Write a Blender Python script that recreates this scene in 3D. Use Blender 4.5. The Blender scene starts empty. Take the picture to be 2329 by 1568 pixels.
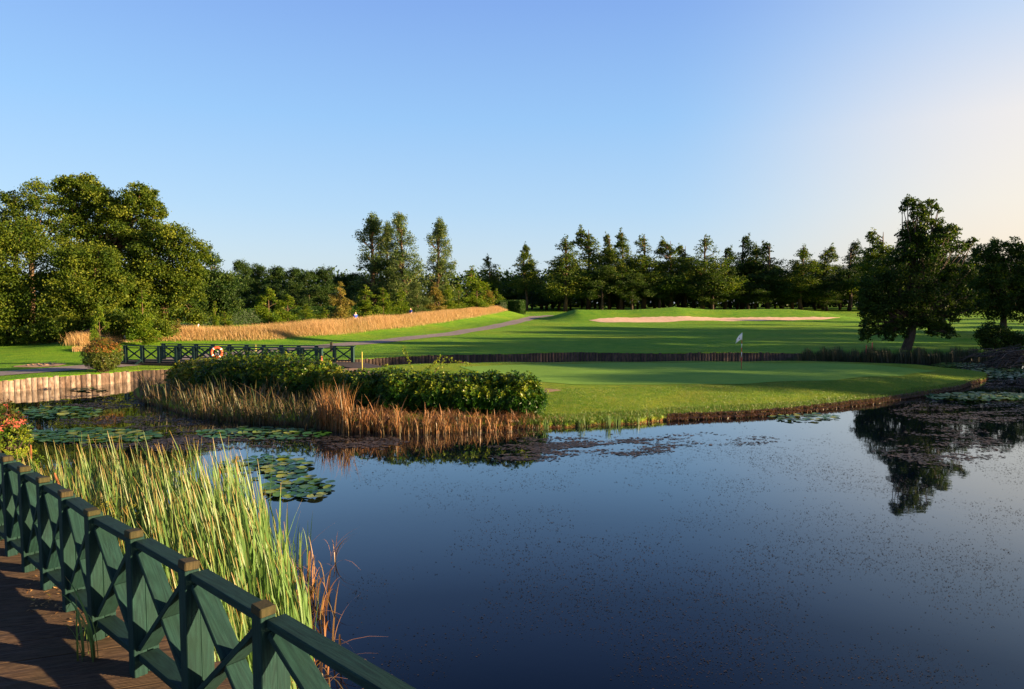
import bpy, bmesh, math, random
import numpy as np
from mathutils import Vector, Quaternion
R = math.radians
rng = np.random.default_rng(7)
random.seed(7)
S = bpy.context.scene
COL = S.collection
# ------------------------------------------------------------------ camera, sky, sun, exposure
F, CX, CY, HOR = 1552.7, 1164.5, 784.0, 688.0          # photograph measured at 2329 x 1568
CAMZ = 3.9
PITCH = math.atan((CY - HOR) / F)
cam = bpy.data.objects.new('camera', bpy.data.cameras.new('camera'))
COL.objects.link(cam)
cam.location = (0, 0, CAMZ)
cam.rotation_euler = (math.pi / 2 - PITCH, 0, 0)
cam.data.sensor_width = 36; cam.data.lens = 36 * F / 2329
cam.data.clip_end = 3000; cam.data.clip_start = 0.05
S.camera = cam
SUN_AZ, SUN_EL = R(102), R(11)
W = bpy.data.worlds.new('World'); S.world = W; W.use_nodes = True
nt = W.node_tree; bg = nt.nodes['Background']
sky = nt.nodes.new('ShaderNodeTexSky'); sky.sky_type = 'NISHITA'; sky.sun_disc = False
sky.sun_elevation = SUN_EL; sky.sun_rotation = SUN_AZ
sky.altitude = 0; sky.air_density = 1.0; sky.dust_density = 1.3; sky.ozone_density = 3.0
EXPO = 2.3
# clear evening sky: Nishita blended with the observed colour gradient (blue above, pale at the horizon, warm towards the sun)
def wn(typ, **kw):
    n = nt.nodes.new(typ)
    for k, v in kw.items(): setattr(n, k, v)
    return n
tcw = wn('ShaderNodeTexCoord'); sx = wn('ShaderNodeSeparateXYZ'); nt.links.new(tcw.outputs['Generated'], sx.inputs[0])
def wramp(sock, stops):
    r = wn('ShaderNodeValToRGB'); e = r.color_ramp.elements
    e[0].position, e[0].color = stops[0][0], (*stops[0][1], 1); e[1].position, e[1].color = stops[-1][0], (*stops[-1][1], 1)
    for p, c in stops[1:-1]: k = e.new(p); k.color = (*c, 1)
    nt.links.new(sock, r.inputs[0]); return r.outputs[0]
cool = wramp(sx.outputs[2], [(0, (.66, .74, .83)), (.06, (.60, .735, .86)), (.13, (.47, .68, .91)), (.25, (.33, .585, .94)), (.44, (.205, .37, .85)), (.52, (.13, .26, .72)), (.7, (.07, .16, .52)), (1, (.04, .10, .38))])
warm = wramp(sx.outputs[2], [(0, (1.0, .76, .56)), (.12, (1.0, .86, .70)), (.22, (.97, .87, .78)), (.33, (.62, .73, .90)), (.44, (.36, .53, .88)), (.7, (.2, .3, .65)), (1, (.05, .12, .45))])
dt = wn('ShaderNodeVectorMath', operation='DOT_PRODUCT'); nt.links.new(tcw.outputs['Generated'], dt.inputs[0]); dt.inputs[1].default_value = (math.sin(SUN_AZ), math.cos(SUN_AZ), 0)
mr = wn('ShaderNodeMapRange'); mr.interpolation_type = 'SMOOTHSTEP'; mr.inputs[1].default_value = -.02; mr.inputs[2].default_value = .48; nt.links.new(dt.outputs['Value'], mr.inputs[0])
mw = wn('ShaderNodeMix', data_type='RGBA'); nt.links.new(mr.outputs[0], mw.inputs[0]); nt.links.new(cool, mw.inputs[6]); nt.links.new(warm, mw.inputs[7])
SKYS = .07
sc_ = wn('ShaderNodeVectorMath', operation='SCALE'); sc_.inputs['Scale'].default_value = 1 / SKYS / 2 ** EXPO; nt.links.new(mw.outputs[2], sc_.inputs[0])
mz = wn('ShaderNodeMix', data_type='RGBA'); mz.inputs[0].default_value = .85; nt.links.new(sky.outputs[0], mz.inputs[6]); nt.links.new(sc_.outputs[0], mz.inputs[7])
nt.links.new(mz.outputs[2], bg.inputs['Color']); bg.inputs['Strength'].default_value = SKYS
sl = bpy.data.lights.new('sun', 'SUN'); sl.energy = 5.0; sl.angle = R(0.5); sl.color = (1.0, 0.70, 0.40)
so = bpy.data.objects.new('sun', sl); COL.objects.link(so)
SD = Vector((math.sin(SUN_AZ) * math.cos(SUN_EL), math.cos(SUN_AZ) * math.cos(SUN_EL), math.sin(SUN_EL)))
so.rotation_euler = SD.to_track_quat('Z', 'Y').to_euler(); so.location = (60, -10, 30)
S.view_settings.view_transform = 'Standard'; S.view_settings.look = 'None'
S.view_settings.exposure = EXPO; S.view_settings.gamma = 1.0
try:
    S.cycles.max_bounces = 6; S.cycles.transparent_max_bounces = 8
except Exception: pass

# ------------------------------------------------------------------ pixel -> world helpers
def ray(px, py):
    x = (px - CX) / F; y = -(py - CY) / F
    c, s = math.cos(PITCH), math.sin(PITCH)
    return np.array([x, c + y * s, -s + y * c])
def at(px, py, h):
    d = ray(px, py); t = (h - CAMZ) / d[2]
    return np.array([d[0] * t, d[1] * t, h])
def atd(px, py, Y):
    d = ray(px, py); t = Y / d[1]
    return np.array([d[0] * t, Y, CAMZ + d[2] * t])
def smooth(a): a = np.clip(a, 0, 1); return a * a * (3 - 2 * a)

# ------------------------------------------------------------------ terrain functions
def polar(pts):                                        # pixel points on the water line -> (azimuth, radius)
    q = [at(x, y, 0) for x, y in pts]
    return [(math.degrees(math.atan2(p[0], p[1])), math.hypot(p[0], p[1])) for p in q]
bank = [(-100, 22), (-75, 24), (-50, 30)] + polar([(0, 893), (219, 877), (300, 868), (400, 860), (600, 848), (804, 835), (1006, 827), (1400, 821), (1800, 819), (2000, 821), (2130, 822), (2329, 820)]) + [(50, 50), (70, 52), (90, 58), (130, 60)]
BA = np.array([b[0] for b in bank]); BR = np.array([b[1] for b in bank])
MPX = [1200, 1240, 1275, 1309, 1425, 1480, 1531, 1609, 1712, 1800, 1860, 1910, 1960, 2000]
MAM = [0, .1, .8, 1.5, 1.35, 1.6, 1.9, 1.5, 1.55, 1.5, 1.2, .5, .05, 0]
def G0(x, y):
    y = np.asarray(y, float); r = np.hypot(x, y); return .5 + np.clip(np.where(y > 0, y, r * .5) - 46, 0, 140) * .0133
def solve(px, py, Hf):
    h = .6
    for _ in range(12):
        p = at(px, py, h); h = .5 * h + .5 * float(Hf(p[0], p[1]))
    return at(px, py, h)
MEDGE = np.array([solve(x, y, G0)[:2] for x, y in [(205, 798), (280, 789), (420, 784), (600, 780), (760, 770), (900, 755), (1000, 742), (1090, 729), (1150, 721)]])
def off_line(P, d):
    t = np.gradient(P, axis=0); t /= np.linalg.norm(t, axis=1)[:, None]; nrm = np.stack([-t[:, 1], t[:, 0]], 1); return P + nrm * np.asarray(d)[:, None]
RIDGE = off_line(MEDGE, [1, 2, 3.2, 3.6, 3.6, 3.4, 3.0, 2.2, .8])
def seg_dist(x, y, P):
    best = np.full(np.shape(x), 1e9); tt = np.zeros(np.shape(x))
    for i in range(len(P) - 1):
        a, b = P[i], P[i + 1]; ab = b - a; L = ab @ ab
        t = np.clip(((x - a[0]) * ab[0] + (y - a[1]) * ab[1]) / L, 0, 1)
        d = np.hypot(x - a[0] - t * ab[0], y - a[1] - t * ab[1])
        m = d < best; best = np.where(m, d, best); tt = np.where(m, i + t, tt)
    return best, tt / (len(P) - 1)
def G(x, y):
    x = np.asarray(x, float); y = np.asarray(y, float)
    r = np.hypot(x, y)
    h = .5 + np.clip(np.where(y > 0, y, r * .5) - 46, 0, 140) * .0133
    pxm = x / 106. * F + CX; h = h + np.interp(pxm, MPX, MAM) * np.exp(-((y - 106) / 5.0) ** 2 / 2)
    d, t = seg_dist(x, y, RIDGE)
    h = h + (.35 + .75 * t) * np.exp(-(d / 3.0) ** 2 / 1.4) * smooth((y - 40) / 10)
    h = h + .05 * np.sin(x * .21 + 1.3) * np.sin(y * .17) + .03 * np.sin(x * .53 + y * .4)
    return h
def gp(px, py, n=8):                                   # pixel -> point on the far lawn
    h = .6
    for _ in range(n):
        p = at(px, py, h); h = .5 * h + .5 * float(G(p[0], p[1]))
    p = at(px, py, h); p[2] = float(G(p[0], p[1])); return p
fr = polar([(296, 893), (320, 915), (430, 948), (560, 962), (700, 970), (780, 982), (900, 986), (1000, 984), (1165, 977), (1300, 975), (1450, 967), (1540, 957), (1700, 950), (1800, 942), (1900, 930), (2000, 918), (2100, 902), (2180, 888), (2240, 868), (2256, 856)])
bk = polar([(296, 890), (450, 868), (600, 860), (730, 850), (850, 838), (1000, 832), (1400, 829), (1700, 828), (1900, 829), (2100, 837), (2200, 846), (2256, 855)])
FA, FR_ = np.array([p[0] for p in fr]), np.array([p[1] for p in fr])
KA, KR_ = np.array([p[0] for p in bk]), np.array([p[1] for p in bk])
def ewob(a): return .07 * np.sin(a * 5.3 + np.sin(a * 2.1) * 2) + .05 * np.sin(a * 13.7 + np.sin(a * 4.9) * 3) + .035 * np.sin(a * 37. + np.sin(a * 11.) * 3) + .02 * np.sin(a * 91. + 5 * np.sin(a * 23))
def islandH(x, y):
    a = np.degrees(np.arctan2(x, y)); r = np.hypot(x, y)
    rf = np.interp(a, FA, FR_); rb = np.interp(a, KA, KR_)
    w = ewob(a)
    df = r - rf - w * .6; db = rb - r; e0 = np.minimum(np.minimum(r - rf, db * 1.3), np.minimum(a - FA[0], FA[-1] - a) / 57.3 * r + .02)
    ea = np.minimum(a - FA[0], FA[-1] - a) / 57.3 * r
    e = np.minimum(np.minimum(df, db * 1.3), ea + .02)
    h = -.13 + .28 * smooth(e / .4 + .1) + .36 * smooth(e0 / 6.0) + .018 * np.sin(x * 1.1 + y * .7) * np.clip(e / 2, 0, 1)
    return h
def ip(px, py, n=8):
    h = .4
    for _ in range(n):
        p = at(px, py, h); h = .5 * h + .5 * max(0.0, float(islandH(p[0], p[1])))
    p = at(px, py, h); p[2] = max(0.0, float(islandH(p[0], p[1]))); return p

# ------------------------------------------------------------------ object helpers
def tag(o, label=None, cat=None, group=None, kind=None):
    if label: o['label'] = label
    if cat: o['category'] = cat
    if group: o['group'] = group
    if kind: o['kind'] = kind
    return o
def empty(name, loc, label=None, cat=None, group=None, rz=0):
    o = bpy.data.objects.new(name, None); COL.objects.link(o); o.location = tuple(float(v) for v in loc); o.rotation_euler = (0, 0, rz)
    o.empty_display_size = .2
    return tag(o, label, cat, group)
def link(name, me, parent=None, mats=()):
    o = bpy.data.objects.new(name, me); COL.objects.link(o)
    for m in mats: me.materials.append(m)
    if parent: o.parent = parent
    return o
def npmesh(name, V, Fc, attrs=None, smoothf=False):
    V = np.ascontiguousarray(V, np.float32).reshape(-1, 3); Fc = np.ascontiguousarray(Fc, np.int32)
    me = bpy.data.meshes.new(name); n, k = Fc.shape
    me.vertices.add(len(V)); me.vertices.foreach_set('co', V.ravel())
    me.loops.add(n * k); me.loops.foreach_set('vertex_index', Fc.ravel())
    me.polygons.add(n); me.polygons.foreach_set('loop_start', np.arange(0, n * k, k, dtype=np.int32))
    try: me.polygons.foreach_set('loop_total', np.full(n, k, np.int32))
    except Exception: pass
    me.update(calc_edges=True)
    if smoothf: me.polygons.foreach_set('use_smooth', np.ones(n, bool))
    for an, av in (attrs or {}).items():
        at_ = me.attributes.new(an, 'FLOAT', 'POINT'); at_.data.foreach_set('value', np.ascontiguousarray(av, np.float32).ravel())
    return me
class MB:                                              # collects quads
    def __init__(s): s.V = []; s.F = []; s.n = 0
    def add(s, V, Fc):
        V = np.asarray(V, float); s.V.append(V); s.F += [tuple(i + s.n for i in f) for f in Fc]; s.n += len(V); return s
    def box(s, a, b, w, d, up=(0, 0, 1)):              # beam a->b, w across (side), d along up
        a = np.array(a, float); b = np.array(b, float); x = b - a; x /= np.linalg.norm(x)
        u = np.array(up, float); u -= (u @ x) * x; u /= np.linalg.norm(u); v = np.cross(x, u)
        P = [p + v * sv * w / 2 + u * su * d / 2 for p in (a, b) for sv, su in ((-1, -1), (1, -1), (1, 1), (-1, 1))]
        return s.add(P, [(0, 3, 2, 1), (4, 5, 6, 7), (0, 1, 5, 4), (1, 2, 6, 5), (2, 3, 7, 6), (3, 0, 4, 7)])
    def tube(s, pts, rad, n=7):
        pts = np.asarray(pts, float); rad = np.broadcast_to(rad, (len(pts),)); base = []
        for i, p in enumerate(pts):
            t = pts[min(i + 1, len(pts) - 1)] - pts[max(i - 1, 0)]; t /= (np.linalg.norm(t) + 1e-9)
            u = np.cross(t, [0.3, 1, 0.2]); u /= np.linalg.norm(u); v = np.cross(t, u)
            base.append([p + rad[i] * (math.cos(2 * math.pi * k / n) * u + math.sin(2 * math.pi * k / n) * v) for k in range(n)])
        V = np.array(base).reshape(-1, 3); Fc = []
        for i in range(len(pts) - 1):
            for k in range(n): Fc.append((i * n + k, i * n + (k + 1) % n, (i + 1) * n + (k + 1) % n, (i + 1) * n + k))
        Fc.append(tuple(range(n - 1, -1, -1))); Fc.append(tuple(range((len(pts) - 1) * n, len(pts) * n)))
        return s.add(V, Fc)
    def mesh(s, name, sm=False, bevel=0):
        me = bpy.data.meshes.new(name); me.from_pydata([tuple(v) for v in np.concatenate(s.V)], [], s.F); me.update()
        if bevel:
            bm = bmesh.new(); bm.from_mesh(me)
            bmesh.ops.bevel(bm, geom=bm.edges[:], offset=bevel, segments=1, affect='EDGES', profile=.5); bm.to_mesh(me); bm.free()
        if sm: me.polygons.foreach_set('use_smooth', np.ones(len(me.polygons), bool))
        return me
    def build(s, name, mat, parent=None, sm=False, bevel=0):
        return link(name, s.mesh(name, sm, bevel), parent, [mat])
def copy_tree(o, parent=None):
    c = o.copy(); COL.objects.link(c); c.parent = parent
    for ch in [x for x in bpy.data.objects if x.parent == o]: copy_tree(ch, c)
    return c
_kids = {}
def fast_copy(o):                                      # copies a thing and its parts
    c = o.copy(); COL.objects.link(c)
    if o.name not in _kids: _kids[o.name] = list(o.children)
    for ch in _kids[o.name]:
        d = ch.copy(); COL.objects.link(d); d.parent = c
    return c

# ------------------------------------------------------------------ materials
def newmat(name):
    m = bpy.data.materials.new(name); m.use_nodes = True; t = m.node_tree; b = t.nodes['Principled BSDF']; return m, t, b
def N(t, typ, **kw):
    n = t.nodes.new(typ)
    for k, v in kw.items():
        if k in n.inputs: n.inputs[k].default_value = v
        else: setattr(n, k, v)
    return n
def coords(t, scale=(1, 1, 1)):
    tc = N(t, 'ShaderNodeTexCoord'); mp = N(t, 'ShaderNodeMapping'); mp.inputs['Scale'].default_value = scale
    t.links.new(tc.outputs['Object'], mp.inputs['Vector']); return mp.outputs[0]
def noise(t, vec, scale, detail=4, rough=.55):
    n = N(t, 'ShaderNodeTexNoise'); n.inputs['Scale'].default_value = scale; n.inputs['Detail'].default_value = detail; n.inputs['Roughness'].default_value = rough
    t.links.new(vec, n.inputs['Vector']); return n.outputs['Fac']
def ramp(t, fac, stops):
    r = N(t, 'ShaderNodeValToRGB'); e = r.color_ramp.elements
    e[0].position, e[0].color = stops[0][0], (*stops[0][1], 1); e[1].position, e[1].color = stops[-1][0], (*stops[-1][1], 1)
    for p, c in stops[1:-1]: k = e.new(p); k.color = (*c, 1)
    t.links.new(fac, r.inputs[0]); return r.outputs[0]
def mix(t, fac, a, b, typ='MIX'):
    n = N(t, 'ShaderNodeMix'); n.data_type = 'RGBA'; n.blend_type = typ
    for sock, v in ((n.inputs[0], fac), (n.inputs[6], a), (n.inputs[7], b)):
        if isinstance(v, (int, float)): sock.default_value = v
        elif isinstance(v, tuple): sock.default_value = (*v, 1)
        else: t.links.new(v, sock)
    return n.outputs[2]
def bump(t, b, h, strength, dist):
    n = N(t, 'ShaderNodeBump'); n.inputs['Strength'].default_value = strength; n.inputs['Distance'].default_value = dist
    t.links.new(h, n.inputs['Height']); t.links.new(n.outputs[0], b.inputs['Normal'])
def leafmat(name, c0, c1, c2, trans=.3, rough=.45, attr='tint'):
    m, t, b = newmat(name); a = N(t, 'ShaderNodeAttribute'); a.attribute_name = attr
    col = ramp(t, a.outputs['Fac'], [(0, c0), (.5, c1), (1, c2)])
    t.links.new(col, b.inputs['Base Color']); b.inputs['Roughness'].default_value = rough
    b.inputs['Specular IOR Level'].default_value = .15
    tr = N(t, 'ShaderNodeBsdfTranslucent'); hs_ = N(t, 'ShaderNodeHueSaturation'); hs_.inputs['Value'].default_value = 1.25; hs_.inputs['Saturation'].default_value = 1.1
    t.links.new(col, hs_.inputs['Color']); t.links.new(hs_.outputs[0], tr.inputs['Color'])
    mx = N(t, 'ShaderNodeMixShader'); mx.inputs[0].default_value = trans
    t.links.new(b.outputs[0], mx.inputs[1]); t.links.new(tr.outputs[0], mx.inputs[2]); t.links.new(mx.outputs[0], t.nodes['Material Output'].inputs[0])
    return m
def blademat(name, base, mid, tip, alt, trans=.3):      # base/mid/tip along the blade, alt tint for some blades
    m, t, b = newmat(name)
    a = N(t, 'ShaderNodeAttribute'); a.attribute_name = 'along'; c = N(t, 'ShaderNodeAttribute'); c.attribute_name = 'tint'
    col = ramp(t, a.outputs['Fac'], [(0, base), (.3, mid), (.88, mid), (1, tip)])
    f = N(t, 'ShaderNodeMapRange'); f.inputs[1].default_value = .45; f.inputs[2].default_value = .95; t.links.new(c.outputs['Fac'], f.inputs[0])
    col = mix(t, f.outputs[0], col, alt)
    t.links.new(col, b.inputs['Base Color']); b.inputs['Roughness'].default_value = .5
    tr = N(t, 'ShaderNodeBsdfTranslucent'); t.links.new(col, tr.inputs['Color']); mx = N(t, 'ShaderNodeMixShader'); mx.inputs[0].default_value = trans
    t.links.new(b.outputs[0], mx.inputs[1]); t.links.new(tr.outputs[0], mx.inputs[2]); t.links.new(mx.outputs[0], t.nodes['Material Output'].inputs[0])
    return m
def grassmat(name, c0, c1, c2, big=.12, fine=14, bstr=.8, bd=.05, stretch=(1, 1, 1)):
    m, t, b = newmat(name); v = coords(t, stretch)
    n1 = noise(t, v, big, 5, .6); n2 = noise(t, v, fine * .12, 5, .65); n3 = noise(t, v, fine, 3, .7)
    c = ramp(t, n1, [(.35, c0), (.5, c1), (.66, c2)])
    c = mix(t, .5, c, ramp(t, n2, [(.3, tuple(x * .62 for x in c0)), (.7, tuple(min(1, x * 1.3) for x in c2))]))
    c = mix(t, .3, c, ramp(t, n3, [(.3, tuple(x * .4 for x in c0)), (.7, tuple(min(1, x * 1.6) for x in c1))]))
    t.links.new(c, b.inputs['Base Color']); b.inputs['Roughness'].default_value = .9; b.inputs['Specular IOR Level'].default_value = .1
    b.inputs['Sheen Weight'].default_value = 0.0
    bump(t, b, n3, bstr, bd); return m
M = {}
M['lawn'] = grassmat('lawn_grass', (.040, .160, .004), (.080, .215, .006), (.190, .230, .014), .09, 9, .9, .08)
M['bank'] = grassmat('island_grass', (.040, .135, .003), (.095, .190, .006), (.210, .205, .018), .5, 22, 1.0, .06)
M['green'] = grassmat('putting_green_grass', (0.085, 0.1997, 0.017), (0.1148, 0.2338, 0.0238), (0.1487, 0.255, 0.0306), .25, 30, .3, .01, (.4, 1.5, 1))
def bankmat():                                        # island: grass above, brown soil and dead grass on the cut edge
    m = M['bank']; t = m.node_tree; b = t.nodes['Principled BSDF']
    src = b.inputs['Base Color'].links[0].from_socket
    tc = N(t, 'ShaderNodeTexCoord'); sp = N(t, 'ShaderNodeSeparateXYZ'); t.links.new(tc.outputs['Object'], sp.inputs[0])
    n = noise(t, tc.outputs['Object'], 3.0, 4, .7); ad = N(t, 'ShaderNodeMath', operation='MULTIPLY_ADD'); t.links.new(n, ad.inputs[0]); ad.inputs[1].default_value = .22; t.links.new(sp.outputs[2], ad.inputs[2])
    mr = N(t, 'ShaderNodeMapRange'); mr.inputs[1].default_value = .16; mr.inputs[2].default_value = .24; t.links.new(ad.outputs[0], mr.inputs[0])
    soil = ramp(t, noise(t, tc.outputs['Object'], 9, 4, .7), [(.35, (.04, .018, .008)), (.65, (.19, .085, .035))])
    t.links.new(mix(t, mr.outputs[0], soil, src), b.inputs['Base Color'])
bankmat()
def simple(name, c0, c1, scale=6, rough=.7, bstr=0, stretch=(1, 1, 1), spec=.3, bd=.01):
    m, t, b = newmat(name); v = coords(t, stretch); n = noise(t, v, scale, 5, .6)
    t.links.new(ramp(t, n, [(.3, c0), (.7, c1)]), b.inputs['Base Color']); b.inputs['Roughness'].default_value = rough; b.inputs['Specular IOR Level'].default_value = spec
    if bstr: bump(t, b, n, bstr, bd)
    return m
M['path'] = simple('tarmac_path', (0.1125, 0.09375, 0.08625), (0.2025, 0.1688, 0.15), 3, .9)
M['sand'] = simple('bunker_sand', (0.429, 0.2808, 0.1716), (0.5928, 0.4134, 0.2808), 2, .95, .4, spec=.1, bd=.05)
M['earth'] = simple('bare_earth', (0.165, 0.0975, 0.0525), (0.285, 0.1875, 0.0975), 2, .95)
M['bark'] = simple('bark', (0.036, 0.0224, 0.0128), (0.128, 0.08, 0.044), 5, .9, .8, (2.4, 2.4, 0.56))
M['barkdark'] = simple('dark_bark', (.018, .013, .009), (.06, .042, .028), 5, .9, .8, (3, 3, .7))
M['deadwood'] = simple('dead_wood', (.02, .015, .012), (.075, .06, .05), 9, .9, .5)
M['mud'] = simple('mud', (.03, .02, .012), (.09, .055, .03), 3, .9, .5)
def woodmat(name, cols, grain=(1, 1, 1), rough=.55, bstr=.4, wear=None):
    m, t, b = newmat(name); tc = N(t, 'ShaderNodeTexCoord'); at_ = N(t, 'ShaderNodeAttribute'); at_.attribute_name = 'gu'; at2 = N(t, 'ShaderNodeAttribute'); at2.attribute_name = 'gv'; at3 = N(t, 'ShaderNodeAttribute'); at3.attribute_name = 'gw'
    cb = N(t, 'ShaderNodeCombineXYZ'); t.links.new(at_.outputs['Fac'], cb.inputs[0]); t.links.new(at2.outputs['Fac'], cb.inputs[1]); t.links.new(at3.outputs['Fac'], cb.inputs[2])
    mp = N(t, 'ShaderNodeMapping'); mp.inputs['Scale'].default_value = (1.3, 14, 14); t.links.new(cb.outputs[0], mp.inputs[0])
    n1 = noise(t, mp.outputs[0], 1.0, 2, .5)
    wv = N(t, 'ShaderNodeMath', operation='MULTIPLY'); wv.inputs[1].default_value = 60; t.links.new(n1, wv.inputs[0])
    sn = N(t, 'ShaderNodeMath', operation='SINE'); t.links.new(wv.outputs[0], sn.inputs[0])
    ma = N(t, 'ShaderNodeMapRange'); ma.inputs[1].default_value = -1; t.links.new(sn.outputs[0], ma.inputs[0])
    n2 = noise(t, mp.outputs[0], 5, 6, .7); n3 = noise(t, tc.outputs['Object'], 2.3, 4, .6)
    c = ramp(t, n2, [(.3, cols[0]), (.7, cols[1])])
    c = mix(t, ma.outputs[0], c, tuple(x * 1.35 for x in cols[1])) if False else mix(t, .25, c, ramp(t, ma.outputs[0], [(0, cols[0]), (1, cols[2])]))
    c = mix(t, ramp(t, n3, [(.45, (0, 0, 0)), (.7, (.6, .6, .6))]), c, wear or cols[2])
    t.links.new(c, b.inputs['Base Color']); b.inputs['Roughness'].default_value = rough; b.inputs['Specular IOR Level'].default_value = .2
    bump(t, b, n2, bstr, .004); return m
M['teal'] = woodmat('green_painted_timber', [(0.00132, 0.01188, 0.01188), (0.00396, 0.02904, 0.02442), (0.01452, 0.04884, 0.0396)], wear=(0.00264, 0.01716, 0.00924), rough=.8)
M['tealdark'] = woodmat('dark_green_timber', [(.008, .022, .018), (.018, .040, .030), (.03, .06, .045)])
M['cap'] = woodmat('bare_post_end', [(0.015, 0.0135, 0.00525), (0.04125, 0.03375, 0.0135), (0.075, 0.05625, 0.02625)], wear=(0.02625, 0.03, 0.0075), rough=.85)
M['deck'] = woodmat('deck_boards', [(.016, .010, .006), (.070, .045, .028), (.14, .095, .060)], rough=.75, bstr=.8, wear=(.034, .027, .012))
M['bridge'] = simple('bridge_paint', (0.0048, 0.0224, 0.0224), (0.0128, 0.04, 0.036), 5, .6)
M['bridgedark'] = simple('bridge_beam_timber', (0.014, 0.0126, 0.0105), (0.042, 0.0315, 0.0245), 4, .8)
M['wall'] = None
def wallmat():
    m, t, b = newmat('timber_piling'); a = N(t, 'ShaderNodeAttribute'); a.attribute_name = 'tint'; tc = N(t, 'ShaderNodeTexCoord')
    mp = N(t, 'ShaderNodeMapping'); mp.inputs['Scale'].default_value = (3, 3, 1.1); t.links.new(tc.outputs['Object'], mp.inputs[0])
    n = noise(t, mp.outputs[0], 2.2, 6, .7)
    ad = N(t, 'ShaderNodeMath', operation='ADD'); t.links.new(n, ad.inputs[0]); t.links.new(a.outputs['Fac'], ad.inputs[1])
    c = ramp(t, ad.outputs[0], [(.5, (.022, .013, .008)), (.78, (.095, .060, .038)), (1.0, (.27, .205, .155)), ])
    t.links.new(c, b.inputs['Base Color']); b.inputs['Roughness'].default_value = .9; bump(t, b, n, .6, .02); return m
M['wall'] = wallmat()
def watermat():                                       # still pond: dark body, mirror gloss growing towards grazing view
    m, t, b = newmat('pond_water'); b.inputs['Base Color'].default_value = (.0008, .0022, .006, 1); b.inputs['Roughness'].default_value = .6; b.inputs['Specular IOR Level'].default_value = 0
    g = N(t, 'ShaderNodeBsdfGlossy'); g.inputs['Roughness'].default_value = .025; g.inputs['Color'].default_value = (.92, .98, 1, 1)
    v = coords(t, (1, 1, 1)); n = noise(t, v, 2.2, 3, .5); bp = N(t, 'ShaderNodeBump'); bp.inputs['Strength'].default_value = .04; bp.inputs['Distance'].default_value = .03
    t.links.new(n, bp.inputs['Height']); t.links.new(bp.outputs[0], g.inputs['Normal'])
    lw = N(t, 'ShaderNodeLayerWeight'); lw.inputs['Blend'].default_value = .5
    fr_ = ramp(t, lw.outputs['Facing'], [(0, (.02,) * 3), (.48, (.035,) * 3), (.60, (.10,) * 3), (.70, (.24,) * 3), (.78, (.42,) * 3), (.88, (.66,) * 3), (1, (1.,) * 3)])
    mx = N(t, 'ShaderNodeMixShader'); t.links.new(fr_, mx.inputs[0]); t.links.new(b.outputs[0], mx.inputs[1]); t.links.new(g.outputs[0], mx.inputs[2]); t.links.new(mx.outputs[0], t.nodes['Material Output'].inputs[0]); return m
M['water'] = watermat()
M['weed'] = leafmat('floating_weed', (0.0042, 0.0049, 0.0028), (0.0126, 0.0112, 0.0063), (0.035, 0.0245, 0.014), 0, .6)
M['scum'] = leafmat('floating_scum', (0.0144, 0.0144, 0.0112), (0.032, 0.0272, 0.0208), (0.064, 0.048, 0.036), 0, .5)
M['pad'] = leafmat('lily_pad_leaf', (0.0119, 0.051, 0.0085), (0.0323, 0.09775, 0.0119), (0.17, 0.1955, 0.02125), .1, .35)
M['ash'] = leafmat('broadleaf_foliage', (0.01472, 0.03864, 0.00276), (0.05336, 0.0874, 0.00644), (0.1472, 0.1702, 0.01656), .36, .6)
M['dark'] = leafmat('dark_foliage', (0.00765, 0.0221, 0.0034), (0.017, 0.0425, 0.0051), (0.04675, 0.07225, 0.0085), .22, .6)
M['oak'] = leafmat('oak_foliage', (0.0085, 0.0238, 0.0034), (0.0238, 0.0493, 0.00595), (0.07225, 0.102, 0.01105), .35, .6)
M['poplar'] = leafmat('poplar_foliage', (.020, .048, .010), (.070, .110, .024), (.21, .25, .09), .35, .45)
M['young'] = leafmat('young_tree_foliage', (0.0255, 0.068, 0.00425), (0.085, 0.1403, 0.00765), (0.1955, 0.221, 0.017), .4, .55)
M['amber'] = leafmat('amber_foliage', (.08, .09, .015), (.16, .14, .025), (.26, .17, .05), .35)
M['conifer'] = leafmat('far_tree_foliage', (.010, .030, .005), (.046, .082, .009), (.165, .185, .022), .38, .6)
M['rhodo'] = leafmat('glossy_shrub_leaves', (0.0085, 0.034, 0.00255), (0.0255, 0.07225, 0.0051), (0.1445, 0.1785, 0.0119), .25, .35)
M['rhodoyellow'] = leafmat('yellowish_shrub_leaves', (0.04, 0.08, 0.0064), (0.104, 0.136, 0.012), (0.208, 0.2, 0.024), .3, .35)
M['redbush'] = leafmat('red_tipped_leaves', (0.01875, 0.04125, 0.006), (0.075, 0.08625, 0.01125), (0.2475, 0.0975, 0.0225), .25, .4)
M['hedge'] = leafmat('hedge_leaves', (0.0085, 0.02975, 0.0034), (0.02125, 0.05525, 0.0051), (0.051, 0.0935, 0.0085), .2)
M['pink'] = leafmat('pink_red_leaves', (0.021, 0.056, 0.007), (0.07, 0.07, 0.0105), (0.434, 0.07, 0.07), .3, .4)
M['reed'] = blademat('green_reed_blade', (.04, .06, .010), (.075, .155, .030), (.32, .18, .055), (.115, .165, .038))
M['dry'] = blademat('dry_reed_blade', (0.017, 0.0119, 0.0051), (0.1105, 0.07225, 0.0272), (0.238, 0.1615, 0.068), (0.0255, 0.05525, 0.0102))
M['amberreed'] = blademat('orange_dry_reed_blade', (0.048, 0.02, 0.008), (0.256, 0.12, 0.04), (0.384, 0.216, 0.08), (0.08, 0.064, 0.02))
M['darkreed'] = blademat('dull_green_reed_blade', (.010, .014, .005), (.018, .036, .010), (.04, .045, .016), (.045, .04, .014))
M['meadow'] = blademat('golden_meadow_grass', (0.082, 0.1394, 0.0123), (0.41, 0.2542, 0.0984), (0.6724, 0.41, 0.2132), (0.246, 0.1968, 0.0492), .4)
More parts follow.
